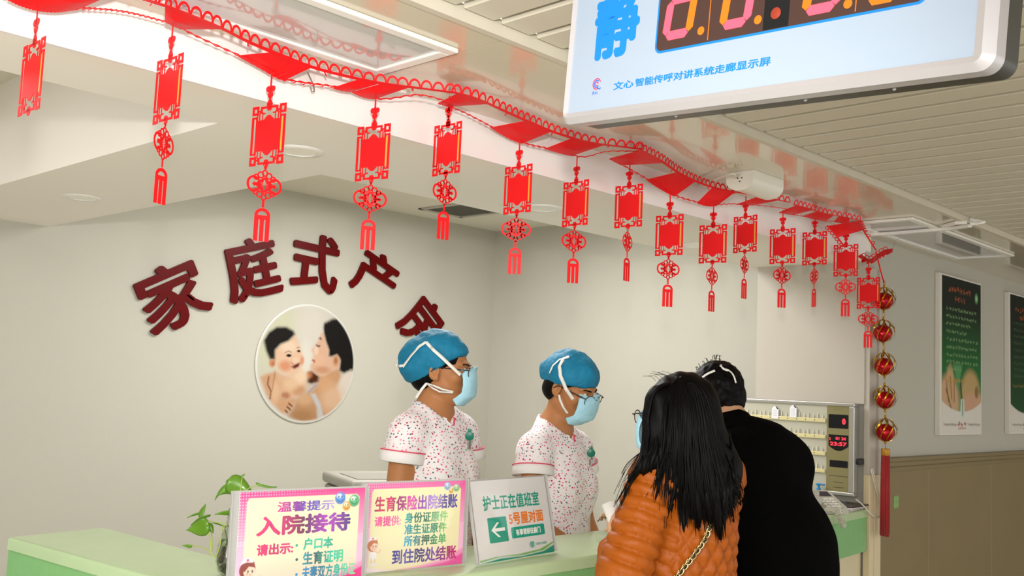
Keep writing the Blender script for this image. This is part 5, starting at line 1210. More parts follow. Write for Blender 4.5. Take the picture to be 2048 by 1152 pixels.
m_skin = mat('skin', '#b0764a', 0.5, var=.05, scale=25, sss=.08, spec=.35)
m_skin_f = mat('light_skin', '#c99b78', 0.5, var=.05, scale=25, sss=.08, spec=.35)
m_hair = mat('black_hair', '#050404', 0.5, var=.3, scale=60, spec=.12)
m_cap = mat('blue_nonwoven', '#18769a', 0.6, var=.4, scale=11, bump=.9, bscale=26, spec=.25)
m_mask = mat('pale_blue_mask', '#a9d8ea', 0.65, var=.04, scale=30, bump=.5, bscale=38)
m_tie = mat('white_tie', '#eceae4', 0.6, var=.02)
m_white_cloth = mat('white_cloth', '#e9e5e4', 0.75, var=.02, bump=.1, bscale=80)
m_pipe = mat('pink_piping', '#e2455f', 0.6, var=.02)
m_lens = bpy.data.materials.new('spectacle_lens')
clear_mat(m_lens, .05, (.97, .97, .96))
def print_cloth():
    m = bpy.data.materials.new('dotted_tunic_cloth'); m.use_nodes = True; nt = m.node_tree; N, L = nt.nodes, nt.links; b = N['Principled BSDF']; b.inputs['Roughness'].default_value = .8; b.inputs['Specular IOR Level'].default_value = .2
    tc = N.new('ShaderNodeTexCoord'); mp = N.new('ShaderNodeMapping'); mp.inputs['Scale'].default_value = (88, 88, 102); L.new(tc.outputs['Object'], mp.inputs['Vector'])
    nz = N.new('ShaderNodeTexNoise'); nz.inputs['Scale'].default_value = 1.3; L.new(mp.outputs[0], nz.inputs['Vector'])
    va = N.new('ShaderNodeVectorMath'); va.operation = 'MULTIPLY_ADD'; va.inputs[1].default_value = (.55, .55, .35); L.new(nz.outputs['Color'], va.inputs[0]); L.new(mp.outputs[0], va.inputs[2])
    vo = N.new('ShaderNodeTexVoronoi'); vo.inputs['Scale'].default_value = 1.0; vo.inputs['Randomness'].default_value = .75; L.new(va.outputs[0], vo.inputs['Vector'])
    lt = N.new('ShaderNodeMath'); lt.operation = 'LESS_THAN'; lt.inputs[1].default_value = .305; L.new(vo.outputs['Distance'], lt.inputs[0])
    sp = N.new('ShaderNodeSeparateColor'); L.new(vo.outputs['Color'], sp.inputs[0])
    cr = N.new('ShaderNodeValToRGB'); cr.color_ramp.interpolation = 'CONSTANT'; e = cr.color_ramp.elements
    cols = [(0, '#e36a8c'), (.26, '#c21f4e'), (.42, '#5d7f86'), (.6, '#e98ca6'), (.78, '#4f5a6e'), (.9, '#b3294f')]
    e[0].position = 0; e[0].color = (*lin(cols[0][1]), 1); e[1].position = cols[1][0]; e[1].color = (*lin(cols[1][1]), 1)
    for p_, c_ in cols[2:]: q = e.new(p_); q.color = (*lin(c_), 1)
    L.new(sp.outputs[0], cr.inputs[0])
    mx = N.new('ShaderNodeMix'); mx.data_type = 'RGBA'; mx.inputs['A'].default_value = (*lin('#ece6e7'), 1); L.new(lt.outputs[0], mx.inputs['Factor']); L.new(cr.outputs[0], mx.inputs['B']); L.new(mx.outputs['Result'], b.inputs['Base Color'])
    n2 = N.new('ShaderNodeTexNoise'); n2.inputs['Scale'].default_value = 22; n2.inputs['Detail'].default_value = 3; L.new(tc.outputs['Object'], n2.inputs['Vector']); bp_ = N.new('ShaderNodeBump'); bp_.inputs['Strength'].default_value = .35; bp_.inputs['Distance'].default_value = .02; L.new(n2.outputs['Fac'], bp_.inputs['Height']); L.new(bp_.outputs[0], b.inputs['Normal'])
    return m
m_tunic = print_cloth()

def glasses(H, parent, rim_col, y0=.112, sep=.034, rw=.025, rh=.020, drop=-.004, temple=True):
    m = mat('spectacle_frame_' + rim_col.strip('#'), rim_col, .3, metal=.5, var=0)
    g_ = thing_child('spectacles', parent)
    mb = MB()
    for s in (-1, 1):
        mb.tube([H.p(s * sep + rw * math.cos(a), y0 - .010 * abs(s * sep + rw * math.cos(a)) / .05, drop + rh * math.sin(a)) for a in [2 * PI * k / 24 for k in range(24)]], .0015, 6, closed=True)
        if temple: mb.tube(smooth_path([H.p(s * (sep + rw), y0 - .011, drop + .008), H.p(s * .070, y0 - .018, drop + .009), H.p(s * .079, .03, drop + .008), H.p(s * .081, -.006, drop + .006), H.p(s * .082, -.022, drop - .010)], 5), .0020, 6)
    mb.tube(smooth_path([H.p(-sep + rw, y0 - .001, drop + .004), H.p(0, y0 + .003, drop + .008), H.p(sep - rw, y0 - .001, drop + .004)], 5), .0012, 6)
    link('spectacle_frame', mb.mesh(), m, parent, True)
    for s in (-1, 1):
        mb = MB(); c = H.p(s * sep, y0 - .0065, drop); mb.add([c] + [H.p(s * sep + rw * .97 * math.cos(a), y0 - .010 * abs(s * sep + rw * math.cos(a)) / .05, drop + rh * .97 * math.sin(a)) for a in [2 * PI * k / 24 for k in range(24)]], [(0, 1 + k, 1 + (k + 1) % 24) for k in range(24)]); link('spectacle_lens', mb.mesh(), m_lens, parent, True)
def thing_child(n, p): return None
def mask_mesh(H, wide=.060):
    """A pleated face mask in the head frame."""
    nu, nv = 28, 22; vs = []
    for j in range(nv + 1):
        v = j / nv
        for i in range(nu + 1):
            u = (i / nu * 2 - 1); a = u * 1.18
            z = .004 - .122 * v + (.018 * (1 - abs(u)) ** 2 * (1 - v) ** 3)
            yc = .066 + .050 * math.cos(a) ** .9 if abs(a) < PI / 2 else .066
            bulge = .010 * math.sin(PI * min(1, v * 1.05)) ** .8 - .030 * max(0, v - .70) / .3 * (1 - .3 * abs(u)) - .004 * (1 - v) * (1 - abs(u))
            pl = .0022 * ((v * 4.0) % 1.0) * (1 if .12 < v < .88 else 0) * (1 - .6 * abs(u))
            xx = (wide + .012 * math.sin(PI * v) * .6) * math.sin(a) / math.sin(1.18); side = abs(u) ** 6
            y = (yc + bulge + pl) * (1 - .0) - .006 * side
            if abs(u) > .8: z = z * (1 - .25 * (abs(u) - .8) / .2) - .012 * (abs(u) - .8) / .2
            vs.append(H.p(xx, y, z))
    fs = [(j * (nu + 1) + i, (j + 1) * (nu + 1) + i, (j + 1) * (nu + 1) + i + 1, j * (nu + 1) + i + 1) for j in range(nv) for i in range(nu)]
    mb = MB(); mb.add(vs, fs); return mb
def strap(parent, pts, w=.009, nrm=None, name='mask_tie', m=None, cc=None):
    mb = MB(); P = smooth_path(pts, 7); mb.ribbon(P, w, .0010, (lambda p: (p - cc)) if cc is not None else (nrm or (0, 0, 1))); return link(name, mb.mesh(), m or m_tie, parent, True)
def eyes(H, parent):
    m_e = mat('eye_white', '#e9e4de', .2, var=0); m_i = mat('dark_iris', '#1a0f0b', .15, var=0)
    for s in (-1, 1):
        mb = MB(); mb.T = H.M; mb.ball((s * .031, .0795, .001), .0118, 14, 10); mb.ball((s * .031, .0865, .001), (.0052, .0052, .0052), 12, 8, 1); link('eye', mb.mesh(), [m_e, m_i], parent, True)
    for s in (-1, 1):
        mb = MB(); P = [H.p(s * (.012 + .012 * i), .093 - .0032 * i * i * .5, .021 + .003 * math.sin(i * .9)) for i in range(4)]; mb.tube(smooth_path(P, 4), [.0028] * 6 + [.0024] * 6 + [.001], 6); link('eyebrow', mb.mesh(), m_hair, parent, True)
# ------------------------------------------------------------------ the two nurses behind the counter
from mathutils.bvhtree import BVHTree
class Body:
    """Body frame: o = point on the floor under the neck, x to the person's right, y the way the chest faces, z up."""
    def __init__(s, o, f):
        f = Vector((f[0], f[1], 0)).normalized(); s.f = f; s.r = f.cross(Vector((0, 0, 1))); s.o = Vector((o[0], o[1], 0))
        s.R = np.array(Matrix((s.r, s.f, Vector((0, 0, 1)))).transposed())
    def p(s, x, y, z): return s.o + s.r * x + s.f * y + Vector((0, 0, z))
def legs(g, B, k=.03):
    for q in (-1, 1):
        g.cone(B.p(q * .085, -.02, .86), B.p(q * .09, .0, .47), .088, .056, k); g.cone(B.p(q * .09, .0, .47), B.p(q * .09, -.03, .09), .054, .036, k); g.cone(B.p(q * .09, -.045, .045), B.p(q * .095, .13, .032), .036, .028, .02)
        g.ell(B.p(q * .09, -.055, .31), (.05, .055, .10), B.R, .03)
def nurse(name_label, H, B, zsh, zn, arms, cap_spec, mask_ties, badge, lens_drop):
    t = thing('person', name_label, 'person', (B.o.x, B.o.y, 0))
    hc = H.c; pad = .42
    xs = axis(B.o.x - pad, B.o.x + pad, .011, .0042, hc.x - .13, hc.x + .13); ys = axis(B.o.y - pad, B.o.y + pad, .011, .0042, hc.y - .13, hc.y + .13); zs = axis(-.01, hc.z + .16, .014, .0042, hc.z - .16, hc.z + .16)
    g = Grow(xs, ys, zs); P = B.p
    # trunk, neck, limbs, head: one surface
    g.ell(P(0, -.01, .90), (.155, .105, .13), B.R, .04); g.ell(P(0, 0, 1.06), (.125, .09, .15), B.R, .05); g.ell(P(0, 0, zsh - .13), (.142, .098, .16), B.R, .05)
    g.cone(P(-.125, -.01, zsh - .01), P(.125, -.01, zsh - .01), .052, .052, .04); g.cone(P(0, -.015, zn - .05), H.p(0, -.018, -.055), .056, .050, .035)
    for q in (-1, 1): g.cone(P(q * .12, -.015, zsh), P(0, -.02, zn), .035, .045, .04); g.ell(P(q * .058, .066, zsh - .15), (.055, .045, .06), B.R, .04)
    legs(g, B); W = []
    for q, (el, wr, fd, pd) in zip((1, -1), arms):
        sh = P(q * .150, -.01, zsh - .02); e = P(*el); w = P(*wr); g.cone(sh, e, .047, .038, .03); g.cone(e, w, .037, .025, .015); g.ell(sh, (.052, .052, .055), B.R, .02); W.append((q, sh, e, w))
        hf = B.r * fd[0] + B.f * fd[1] + Vector((0, 0, fd[2])); hp = B.r * pd[0] + B.f * pd[1] + Vector((0, 0, pd[2]))
        add_hand(g, w, hf, hp, q, .006, .45, 1.0)
    add_head(g, H)
    V, F = g.mesh(1); link('body', np_mesh(V, F), m_skin, t, True)
    eyes(H, t)
    # tunic
    xs = axis(B.o.x - .36, B.o.x + .36, .0085); ys = axis(B.o.y - .34, B.o.y + .34, .0085); zs = axis(.62, zn + .10, .0085); g = Grow(xs, ys, zs)
    g.ell(P(0, -.005, zsh - .13), (.152, .116, .19), B.R, .05); g.ell(P(0, 0, 1.05), (.155, .114, .22), B.R, .06); g.ell(P(0, -.01, .84), (.185, .135, .26), B.R, .06)
    g.cone(P(-.125, -.012, zsh - .006), P(.125, -.012, zsh - .006), .060, .062, .04)
    for q in (-1, 1): g.cone(P(q * .115, -.018, zsh + .008), P(0, -.025, zn - .005), .046, .060, .04); g.ell(P(q * .060, .078, zsh - .15), (.062, .045, .07), B.R, .05)
    hems = []
    for q, sh, e, w in W:
        ax = (e - sh).normalized(); hem = sh + ax * .080; s0 = sh - ax * .0
        g.cone(s0, hem + ax * .08, .064, .076, .028, clip=[(hem, ax)]); hems.append((q, hem, ax))
    g.plane(P(0, 0, .66), (0, 0, -1))
    # V neck: the opening widens upwards from the point of the V
    vb_ = P(0, .10, zsh + .028)
    g.cone(P(0, -.005, zn + .015), H.p(0, -.01, -.08), .070, .085, .012, 'cut'); g.cone(vb_, P(0, .03, zn + .055), .010, .070, .004, 'cut'); g.cone(vb_ + B.f * .05, P(0, .10, zn + .05), .012, .074, .004, 'cut'); g.cone(vb_ + B.f * .02, P(0, .06, zn + .05), .011, .072, .004, 'cut')
    g.wedge(B, zsh + .022, .80, -.01)
    V, F = g.mesh(1); N = normals(V, F); V = V + N * (.0035 * vnoise(V, 9.0, 3.1) + .002 * vnoise(V, 24.0, 1.7))[:, None]
    link('tunic', np_mesh(V, F), m_tunic, t, True)
    # narrow edging along the neck opening, found on the finished tunic
    trt = BVHTree.FromPolygons([Vector(v) for v in V], [tuple(int(i) for i in f) for f in F])
    for q in (-1, 1):
        pts = []
        for a in range(13):
            u = a / 12; c = P(q * (.007 + .8 * (.095 * u)), .2, zsh + .022 + .095 * u); h = trt.ray_cast(c, -B.f)
            if h[0] is not None: pts.append(h[0] + B.f * .001)
        if len(pts) > 3:
            mb = MB(); mb.tube(smooth_path(pts, 4), .0028, 6); link('neck_edging', mb.mesh(), m_white_cloth if q > 0 else m_pipe, t, True)
    for q, hem, ax in hems:   # white cuff and pink piping on each sleeve
        e1 = ax.orthogonal().normalized(); e2 = ax.cross(e1)
        ring = lambda h, r: [hem + ax * h + (e1 * math.cos(a) + e2 * math.sin(a)) * r for a in [2 * PI * k / 32 for k in range(32)]]
        mb = MB(); R4 = [ring(-.034, .0735), ring(-.032, .0755), ring(.002, .0785), ring(.004, .076), ring(-.02, .071)]; n = 32
        mb.add([p for R_ in R4 for p in R_], [(L_ * n + k, L_ * n + (k + 1) % n, (L_ + 1) * n + (k + 1) % n, (L_ + 1) * n + k) for L_ in range(4) for k in range(n)]); link('sleeve_cuff', mb.mesh(), m_white_cloth, t, True)
        mb = MB(); mb.tube(ring(-.034, .0762), .0022, 6, closed=True); link('sleeve_piping', mb.mesh(), m_pipe, t, True)
    # trousers
    xs = axis(B.o.x - .26, B.o.x + .26, .013); ys = axis(B.o.y - .26, B.o.y + .26, .013); g = Grow(xs, ys, axis(.04, 1.0, .014))
    g.ell(P(0, -.01, .88), (.168, .118, .13), B.R, .04)
    for q in (-1, 1): g.cone(P(q * .087, -.02, .86), P(q * .095, -.005, .08), .100, .078, .04, clip=[(P(0, 0, .06), (0, 0, -1))])
    V, F = g.mesh(1); link('trousers', np_mesh(V, F), m_white_cloth, t, True)
    # hair at temples and nape, then the cap
    xs, ys, zs = (axis(hc[i] - .2, hc[i] + .2, .0048) for i in range(3))
    pl, pn = cap_spec['edge']; o_ = H.p(0, *pl); n_ = H.d(0, *pn)
    g = Grow(xs, ys, zs); g.ell(H.p(0, -.018, .022), (.0785, .097, .086), H.Rn, 0); g.ell(H.p(0, -.05, -.04), (.06, .062, .05), H.Rn, .02)
    for q in (-1, 1): g.ell(H.p(q * .080, -.008, -.016), (.02, .024, .036), H.Rn, .004, 'cut'); g.ell(H.p(q * .07, .07, -.05), (.05, .075, .07), H.Rn, .008, 'cut')
    g.ell(H.p(0, .11, -.03), (.068, .085, .10), H.Rn, .008, 'cut')
    V, F = g.mesh(1); link('hair', np_mesh(V, F), m_hair, t, True)
    g = Grow(xs, ys, zs); g.ell(H.p(0, -.012, .032), (.086, .106, .096), H.Rn, 0)
    for c, r in cap_spec['puff']: g.ell(H.p(*c), r, H.Rn, .03)
    g.plane(o_, n_)
    V, F = g.mesh(2); N = normals(V, F)
    q = (V - np.array(H.c)) @ H.Rn
    wr = .004 * np.sin(34 * q[:, 1] + 20 * q[:, 2] + 4 * vnoise(V, 11, .7)) * np.clip(1 - np.abs(q[:, 2] - .05) * 4, .2, 1) + .006 * vnoise(V, 20, 5.0) + .004 * vnoise(V, 44, 9.0)
    V = V + N * wr[:, None] * .8
    cap = link('surgical_cap', np_mesh(V, F), m_cap, t, True)
    mb = mask_mesh(H); o = link('face_mask', mb.mesh(), m_mask, t, True); sm = o.modifiers.new('thickness', 'SOLIDIFY'); sm.thickness = .0018
    mb = MB(); mb.ribbon(smooth_path([H.p(x, y, z) for x, y, z in ((-.058, .076, .004), (-.035, .105, .006), (0, .121, .020), (.035, .105, .006), (.058, .076, .004))], 5), .007, .002, lambda p: p - H.p(0, .0, p.z * 0)); link('mask_top_band', mb.mesh(), m_mask, o, True)
    trc = BVHTree.FromPolygons([Vector(v) for v in V], [tuple(int(i) for i in f) for f in F])
    def lay(x, y, D):     # a tie lies on the cap where it passes over it
        d = ray(x, y).normalized(); h = trc.ray_cast(CO, d); p = at_d(x, y, D)
        if h[0] is not None and (h[0] - CO).dot(FW) < D + .03 and D - (h[0] - CO).dot(FW) < .16: p = h[0] - d * .004
        return p
    for pts, w in mask_ties:
        dense = [(a[0] + (b[0] - a[0]) * q, a[1] + (b[1] - a[1]) * q, a[2] + (b[2] - a[2]) * q) for a, b in zip(pts[:-1], pts[1:]) for q in (0, .34, .67)] + [pts[-1]]
        strap(t, [lay(*p) for p in dense], w, cc=H.c)
    glasses(H, t, cap_spec['rim'], drop=lens_drop, y0=cap_spec.get('gy', .116))
    # badge reel clipped to the chest
    x, y, D = badge; c = at_d(x, y, D); m_reel = mat('green_reel', '#14705a', .35, var=.03)
    mb = MB(); mb.T = frame(c, RT, UP, -FW); mb.lathe([(.0, -.004), (.0145, -.004), (.0155, 0), (.0145, .005), (.008, .007), (0, .007)], n=22); mb.bbox((-.006, .008, -.003), (.006, .024, .003), .002); reel = link('badge_reel', mb.mesh(), m_reel, t); autosmooth(reel, 35)
    mb = MB(); mb.tube([c, c + UP * -.022 + FW * -.002], .004, 8); mb.bbox((c.x - .004, c.y - .004, c.z - .044), (c.x + .004, c.y + .004, c.z - .022), .001); link('reel_clip', mb.mesh(), mat('steel_wire', '#9d9a92'), reel)
    return t
RTh = Vector((RT.x, RT.y, 0)).normalized(); FWh = Vector((FW.x, FW.y, 0)).normalized()
# nurse in profile
H1 = Head(at_d(886, 738, 3.47), RTh * math.cos(.16) - FWh * math.sin(.16), math.radians(-4), math.radians(0), .985)
c1 = at_d(876, 835, 3.45); B1 = Body((c1.x, c1.y), (.14, -1))
nurse('nurse in dotted tunic, blue cap and mask standing in profile behind the yellow card', H1, B1, 1.392, 1.475,
      [((.175, -.02, 1.10), (.20, .12, .93), (-.1, .7, -.6), (-.5, -.3, -.6)), ((-.18, .0, 1.10), (-.13, .16, .945), (.2, .8, -.5), (.4, -.3, -.7))],
      dict(edge=((.03, .022), (.604, -.797)), puff=[((0, -.082, .012), (.078, .082, .076)), ((0, -.03, .06), (.084, .09, .07))], rim='#2a2320'),
      [([(921, 750, 3.375), (905, 735, 3.358), (885, 716, 3.352), (866, 699, 3.362), (852, 684, 3.385)], .011), ([(852, 684, 3.385), (838, 693, 3.41), (822, 711, 3.42), (806, 733, 3.43)], .015), ([(808, 731, 3.43), (800, 732, 3.425), (792, 731, 3.42)], .009),
       ([(906, 784, 3.385), (885, 779, 3.368), (868, 772, 3.372), (853, 767, 3.40)], .008), ([(906, 786, 3.385), (880, 784, 3.368), (864, 776, 3.374), (853, 767, 3.40)], .007), ([(853, 767, 3.40), (843, 779, 3.40), (832, 796, 3.41)], .009)],
      (939, 872, 3.35), -.004)
# nurse looking down
H2 = Head(at_d(1143, 772, 3.78), RTh * math.cos(.62) - FWh * math.sin(.62), math.radians(-24), math.radians(3), 1.0)
c2 = at_d(1119, 850, 3.80); B2 = Body((c2.x, c2.y), (.14, -1))
nurse('nurse in dotted tunic, blue cap and mask looking down beside the white teal card', H2, B2, 1.335, 1.42,
      [((.19, .02, 1.07), (.07, .15, .975), (-.6, .6, -.3), (0, -.1, -1)), ((-.225, -.02, 1.06), (-.20, .10, .90), (.1, .7, -.6), (.5, -.3, -.6))],
      dict(edge=((.06, .028), (.28, -.96)), puff=[((0, -.085, .022), (.066, .062, .058)), ((0, -.02, .05), (.086, .096, .07))], rim='#33302a', gy=.119),
      [([(1147, 800, 3.70), (1132, 778, 3.685), (1121, 752, 3.69), (1119, 732, 3.71), (1127, 717, 3.75), (1138, 713, 3.8)], .013), ([(1136, 715, 3.76), (1119, 719, 3.74), (1106, 731, 3.76), (1099, 746, 3.80)], .008), ([(1135, 827, 3.70), (1126, 814, 3.69), (1120, 800, 3.69), (1118, 790, 3.70)], .009)],
      (1182, 906, 3.64), -.006)
# ------------------------------------------------------------------ the two visitors at the counter
from mathutils.bvhtree import BVHTree
def tree(*objs):
    vs, fs = [], []
    for o in objs:
        k = len(vs); off = ORG[o.name]; vs += [v.co + off for v in o.data.vertices]; fs += [tuple(i + k for i in p.vertices) for p in o.data.polygons]
    return BVHTree.FromPolygons(vs, fs)
def on(tr, x, y, D, off=.004):
    h = tr.ray_cast(CO, ray(x, y).normalized()); p = h[0] if h[0] is not None else at_d(x, y, D)
    if h[0] is not None and abs((p - CO).dot(FW) - D) > .22: p = at_d(x, y, D)
    return p - ray(x, y).normalized() * off

# --- woman in the orange quilted jacket, seen from behind
HW = Head(at_d(1357, 830, 2.83), -RTh * math.cos(.70) + FWh * math.sin(.70), math.radians(-6), 0, 1.0)
cw = at_d(1378, 905, 2.86); BW_ = Body((cw.x, cw.y), (.10, 1))
t = thing('person', 'long-haired woman in orange quilted jacket seen from behind, holding a white roll', 'person', (cw.x, cw.y, 0)); woman = t
P = BW_.p; zsh, zn = 1.325, 1.385
shL, shR = P(-.150, -.01, zsh), P(.132, -.01, zsh)
elL, wrL = at_d(1246, 1152, 2.68), at_d(1233, 1098, 2.86); elR, wrR = P(.165, .06, 1.06), P(.12, .27, 1.10)
hc = HW.c; lo = [min(BW_.o[i] - .36, elL[i] - .12) for i in (0, 1)]; hi = [max(BW_.o[i] + .36, wrL[i] + .22) for i in (0, 1)]
xs = axis(lo[0], hi[0], .012, .005, hc.x - .13, hc.x + .13); ys = axis(lo[1], hi[1], .012, .005, hc.y - .13, hc.y + .13); zs = axis(-.01, hc.z + .15, .014, .005, hc.z - .15, hc.z + .15)
xs = np.unique(np.concatenate([xs, np.arange(wrL.x - .1, wrL.x + .12, .004)])); ys = np.unique(np.concatenate([ys, np.arange(wrL.y - .08, wrL.y + .16, .004)])); zs = np.unique(np.concatenate([zs, np.arange(wrL.z - .08, wrL.z + .12, .004)]))
def thin(a):
    o = [a[0]]
    for v in a[1:]:
        if v - o[-1] > .0022: o.append(v)
    return np.array(o)
g = Grow(thin(xs), thin(ys), thin(zs))
g.ell(P(0, -.01, .88), (.15, .105, .13), BW_.R, .04); g.ell(P(0, 0, 1.04), (.12, .09, .15), BW_.R, .05); g.ell(P(0, 0, zsh - .13), (.14, .095, .16), BW_.R, .05)
g.cone(P(-.13, -.01, zsh - .01), P(.13, -.01, zsh - .01), .05, .05, .04); g.cone(P(0, -.015, zn - .05), HW.p(0, -.02, -.055), .052, .048, .035); legs(g, BW_)
for sh, e, w in ((shL, elL, wrL), (shR, elR, wrR)): g.cone(sh, e, .045, .037, .03); g.cone(e, w, .036, .024, .015)
roll_ax = (at_d(1218, 1003, 2.93) - at_d(1236, 1050, 2.90)).normalized()
add_hand(g, wrL, (at_d(1229, 1066, 2.905) - wrL), RT * .75 - FW * .65, -1, .005, 1.25, .95)
add_hand(g, wrR, P(.10, .35, 1.12) - wrR, Vector((0, 0, -1)), 1, .005, .4, .95)
add_head(g, HW)
V, F = g.mesh(1); link('body', np_mesh(V, F), m_skin_f, t, True); eyes(HW, t)
# jacket
m_jacket = mat('orange_quilted_nylon', '#a1500a', 0.5, var=.08, scale=14, bump=.3, bscale=45, spec=.3)
ext = (wrL - elL).normalized()
g = Grow(axis(lo[0], hi[0], .0062), axis(lo[1], hi[1], .0062), axis(.60, zn + .11, .0062))
g.ell(P(-.008, -.005, zsh - .13), (.150, .125, .19), BW_.R, .05); g.ell(P(-.008, 0, 1.03), (.146, .128, .22), BW_.R, .06); g.ell(P(0, -.01, .82), (.180, .145, .26), BW_.R, .06)
g.cone(P(-.130, -.012, zsh - .004), P(.115, -.012, zsh - .004), .070, .066, .04); g.cone(P(0, -.02, zn - .02), P(0, -.01, zn + .05), .085, .072, .03); g.cone(P(0, -.012, zn + .02), P(0, .0, zn + .11), .056, .060, .004, 'cut')
for sh, e, w in ((shL, elL, wrL), (shR, elR, wrR)):
    g.cone(sh, e, .072, .070, .03); wx = (w - e).normalized(); g.cone(e, w + wx * .05, .068, .046, .02, clip=[(w - wx * .015, wx)])
g.plane(P(0, 0, .64), (0, 0, -1))
V, F = g.mesh(1); N = normals(V, F)
def seg_t(V, a, b):
    a, b = np.array(a), np.array(b); e = b - a; L_ = np.linalg.norm(e); tt = np.clip((V - a) @ e / L_ ** 2, 0, 1); return tt * L_, np.linalg.norm(V - a - tt[:, None] * e, axis=1)
disp = np.zeros(len(V)); arm_w = np.zeros(len(V)); q = (V - np.array(P(0, 0, 0))) @ BW_.R
for sh, e, w, sx in ((shL, elL, wrL, -1), (shR, elR, wrR, 1)):
    s1, d1 = seg_t(V, sh, e); s2, d2 = seg_t(V, e, w); Lu = (Vector(e) - Vector(sh)).length
    s = np.where(d1 <= d2, s1, Lu + s2); d = np.minimum(d1, d2); out = np.clip((d - .0) / .01, 0, 1) * np.clip((sx * q[:, 0] - .105) / .04, 0, 1) * (d < .11)
    wob = .006 * vnoise(V, 9, 2.0 + sx)
    ph = (s + wob + .15) / .036; fr = ph - np.floor(ph); puff = np.sqrt(np.clip(1 - (2 * fr - 1) ** 2, 0, 1))
    disp += out * (puff * .015 - .011 + .003 * vnoise(V, 34, 4.0)); arm_w = np.maximum(arm_w, out)
ang = np.arctan2(q[:, 0], -q[:, 1]); u = ang * .15 / .052; v = q[:, 2] / .075
a_, b_ = u + v, u - v; fa = np.abs(a_ - np.round(a_)); fb = np.abs(b_ - np.round(b_)); quilt = np.sqrt(np.clip(np.minimum(fa, fb) * 2, 0, 1))
disp += (1 - arm_w) * (quilt * .018 - .009 + .003 * vnoise(V, 26, 8.0) + .004 * vnoise(V, 9, 6.0)) * np.clip((zn + .02 - q[:, 2]) / .06, 0, 1)
V = V + N * disp[:, None]
jacket = link('quilted_jacket', np_mesh(V, F), m_jacket, t, True)
for w, e in ((wrL, elL), (wrR, elR)):
    wx = (w - e).normalized(); e1 = wx.orthogonal().normalized(); e2 = wx.cross(e1); mb = MB()
    mb.tube([w - wx * .012 + (e1 * math.cos(a) + e2 * math.sin(a)) * .046 for a in [2 * PI * k / 20 for k in range(20)]], .006, 8, closed=True); link('jacket_cuff', mb.mesh(), m_jacket, t, True)
xs = axis(BW_.o.x - .24, BW_.o.x + .24, .014); ys = axis(BW_.o.y - .24, BW_.o.y + .24, .014); g = Grow(xs, ys, axis(.03, .95, .014)); g.ell(P(0, -.01, .86), (.16, .115, .12), BW_.R, .04)
for s in (-1, 1): g.cone(P(s * .085, -.02, .84), P(s * .09, -.01, .06), .095, .055, .04)
V, F = g.mesh(1); link('trousers', np_mesh(V, F), mat('dark_trousers', '#1c1d24', .8, var=.1), t, True)
# hair: a falling volume and many locks over it
g = Grow(*(axis(a, b, .006) for a, b in ((hc.x - .22, hc.x + .30), (hc.y - .26, hc.y + .22), (1.08, hc.z + .15))))
def hp(x, y, D): return at_d(x, y, D)
g.ell(HW.p(0, -.016, .026), (.086, .106, .095), HW.Rn, 0)
for a, b, r1, r2 in ((hp(1362, 825, 2.80), hp(1385, 915, 2.77), .088, .080), (hp(1385, 915, 2.77), hp(1418, 985, 2.73), .080, .062), (hp(1350, 850, 2.76), hp(1330, 900, 2.73), .060, .045), (hp(1418, 985, 2.73), hp(1432, 1030, 2.71), .060, .03), (hp(1388, 960, 2.73), hp(1385, 1025, 2.70), .05, .02),
                     (hp(1395, 850, 2.8), hp(1440, 940, 2.80), .07, .06), (hp(1318, 800, 2.76), hp(1306, 900, 2.73), .040, .034), (hp(1330, 900, 2.73), hp(1285, 935, 2.69), .042, .020), (hp(1440, 940, 2.80), hp(1452, 1000, 2.77), .055, .03)): g.cone(a, b, r1, r2, .03)
g.ell(HW.p(.01, .14, -.045), (.070, .075, .125), HW.Rn, .01, 'cut')
V, F = g.mesh(2); N = normals(V, F); q = V - np.array(HW.c); st = np.sin(150 * (q @ np.array(RT)) + 10 * (q @ np.array(UP)) + 3 * vnoise(V, 8, 1.0)); V = V + N * (.0014 * st + .0014 * vnoise(V, 30, 2.0))[:, None]
hair = link('long_hair', np_mesh(V, F), m_hair, t, True)
trh = tree(hair, jacket)
r_ = random.Random(21); mb = MB()
ENDS = [(1262, 962), (1250, 985), (1240, 1008), (1232, 1024), (1318, 985), (1312, 1000), (1330, 1012), (1345, 1022), (1352, 1030), (1362, 1052), (1366, 1066), (1372, 1060), (1384, 1050), (1393, 1068), (1398, 1064), (1408, 1058), (1416, 1062), (1428, 1068), (1438, 1088), (1442, 1091), (1446, 1080), (1456, 1050), (1464, 1042), (1470, 1020), (1476, 1005), (1482, 1012), (1480, 985)]
